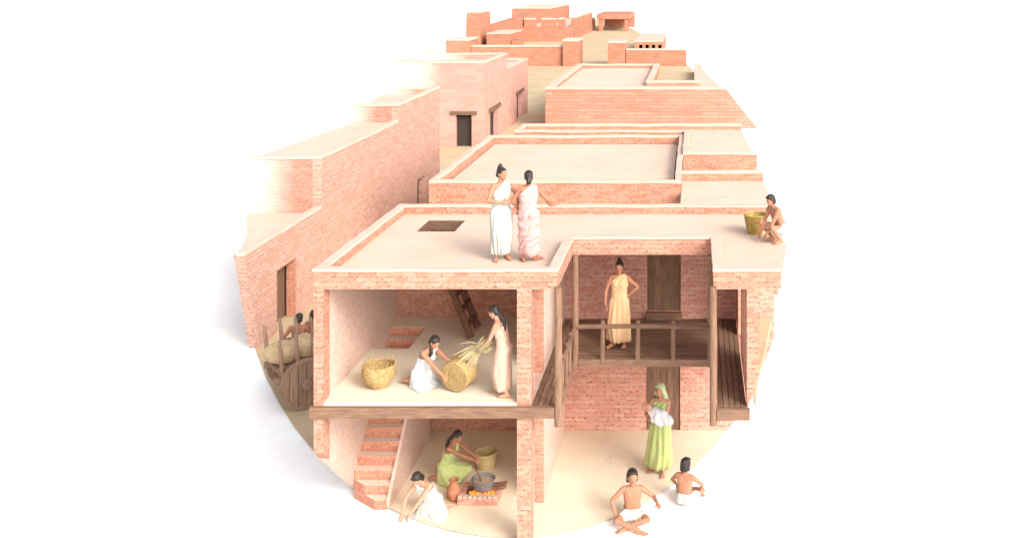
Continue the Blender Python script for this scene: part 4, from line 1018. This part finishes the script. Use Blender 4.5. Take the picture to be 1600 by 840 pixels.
# the baby
def baby():
    b_m = B(); H = V((-.19, 0, .055)); L = V((.15, -.55, .8)).normalized(); U = V((-1, 0, .25)); U = (U - L * U.dot(L)).normalized(); hl = U.cross(L)
    ellip(b_m, H, (hl, L, U), (.056, .066, .066)); hull(b_m, [(H + L * .03 - U * .01, .042), (H + L * .04 - U * .045, .022)]); hull(b_m, [(H + L * .066 - U * .012, .009)], 1)
    hull(b_m, [(V((-.13, 0, .03)), .04), (V((.02, 0, .01)), .075)]); hull(b_m, [(V((.02, 0, .01)), .075), (V((.17, 0, -.02)), .06)])
    hull(b_m, [(V((-.07, -.05, .05)), .022), (V((-.10, -.09, .09)), .017)]); hand(b_m, V((-.105, -.095, .095)), V((-.3, -.4, .8)), V((0, 1, 0)), V((1, 0, 0)), .7, .55)
    me = fused(b_m, .005, 2)
    eyes = [H + L * .06 + U * .004 + hl * .023 * s for s in (1, -1)]; lip = H + L * .062 - U * .034
    for p in me.polygons:
        if min((p.center - e).length for e in eyes) < .009: p.material_index = 1
        elif (p.center - lip).length < .010: p.material_index = 2
    o = put('person', me, ['skin_rose', 'eye', 'lip']); tag(o, 'baby wrapped in white cloth, lying in the arms of the woman in green', 'baby')
    c = B(); hull(c, [(V((-.09, 0, .02)), .068), (V((.02, -.01, .005)), .105), (V((.10, 0, -.01)), .10)]); hull(c, [(V((.08, 0, 0)), .10), (V((.21, .0, -.03)), .075)]); hull(c, [(V((.0, -.06, -.06)), .05), (V((.12, -.06, -.08)), .045)])
    cm = fused(c, .010, 3)
    for v, nr in zip(cm.vertices, [v.normal.copy() for v in cm.vertices]): v.co += nr * .008 * math.sin(v.co.x * 55 + v.co.z * 40 + noise.noise(v.co * 9) * 4)
    put('swaddling', cm, ['cloth_cool'], o)
    return o
bb = baby()
M = Matrix.Translation(bp) @ Matrix.Rotation(R(-14), 4, 'Z') @ Matrix.Translation((-.01, -.265, 1.26)) @ Matrix.Scale(1.28, 4) @ Matrix.Rotation(R(-4), 4, 'Z') @ Matrix.Rotation(R(12), 4, 'Y')
bb.matrix_world = M

# ------------------------------------------------------------------ light, camera, view
w = bpy.data.worlds.new('World'); scene.world = w; w.use_nodes = True
nt = w.node_tree; bg = nt.nodes['Background']; sky = nt.nodes.new('ShaderNodeTexSky'); sky.sky_type = 'NISHITA'; sky.sun_disc = False
SUN_EL, SUN_AZ = R(33), R(138)      # azimuth clockwise from +Y
sky.sun_elevation = SUN_EL; sky.sun_rotation = SUN_AZ; sky.air_density = 1.0; sky.dust_density = 5.0; sky.ozone_density = .3
hs = nt.nodes.new('ShaderNodeHueSaturation'); hs.inputs['Saturation'].default_value = .30; nt.links.new(sky.outputs[0], hs.inputs['Color']); nt.links.new(hs.outputs[0], bg.inputs[0]); bg.inputs[1].default_value = .15
sl = bpy.data.lights.new('sun', 'SUN'); sl.energy = .5; sl.angle = R(14); sl.color = (1, .95, .885)
so = bpy.data.objects.new('sun', sl); col.objects.link(so)
dirv = V((math.sin(SUN_AZ) * math.cos(SUN_EL), math.cos(SUN_AZ) * math.cos(SUN_EL), math.sin(SUN_EL)))
so.rotation_euler = dirv.to_track_quat('Z', 'Y').to_euler(); so.location = (20, -20, 30)
cam = bpy.data.cameras.new('camera'); co = bpy.data.objects.new('camera', cam); col.objects.link(co)
co.location = (0, -CD, CZ); co.rotation_euler = (R(90), 0, 0)
cam.sensor_width = 36; cam.lens = 36 * F / 1600; cam.shift_x = (800 - CX) / 1600; cam.shift_y = -(420 - CY) / 1600
cam.clip_end = 8000; cam.clip_start = .1
scene.camera = co
vs = scene.view_settings; vs.view_transform = 'Standard'; vs.look = 'None'; vs.gamma = 1; vs.use_curve_mapping = False; vs.exposure = 1.14
scene.cycles.max_bounces = 10; scene.cycles.diffuse_bounces = 7
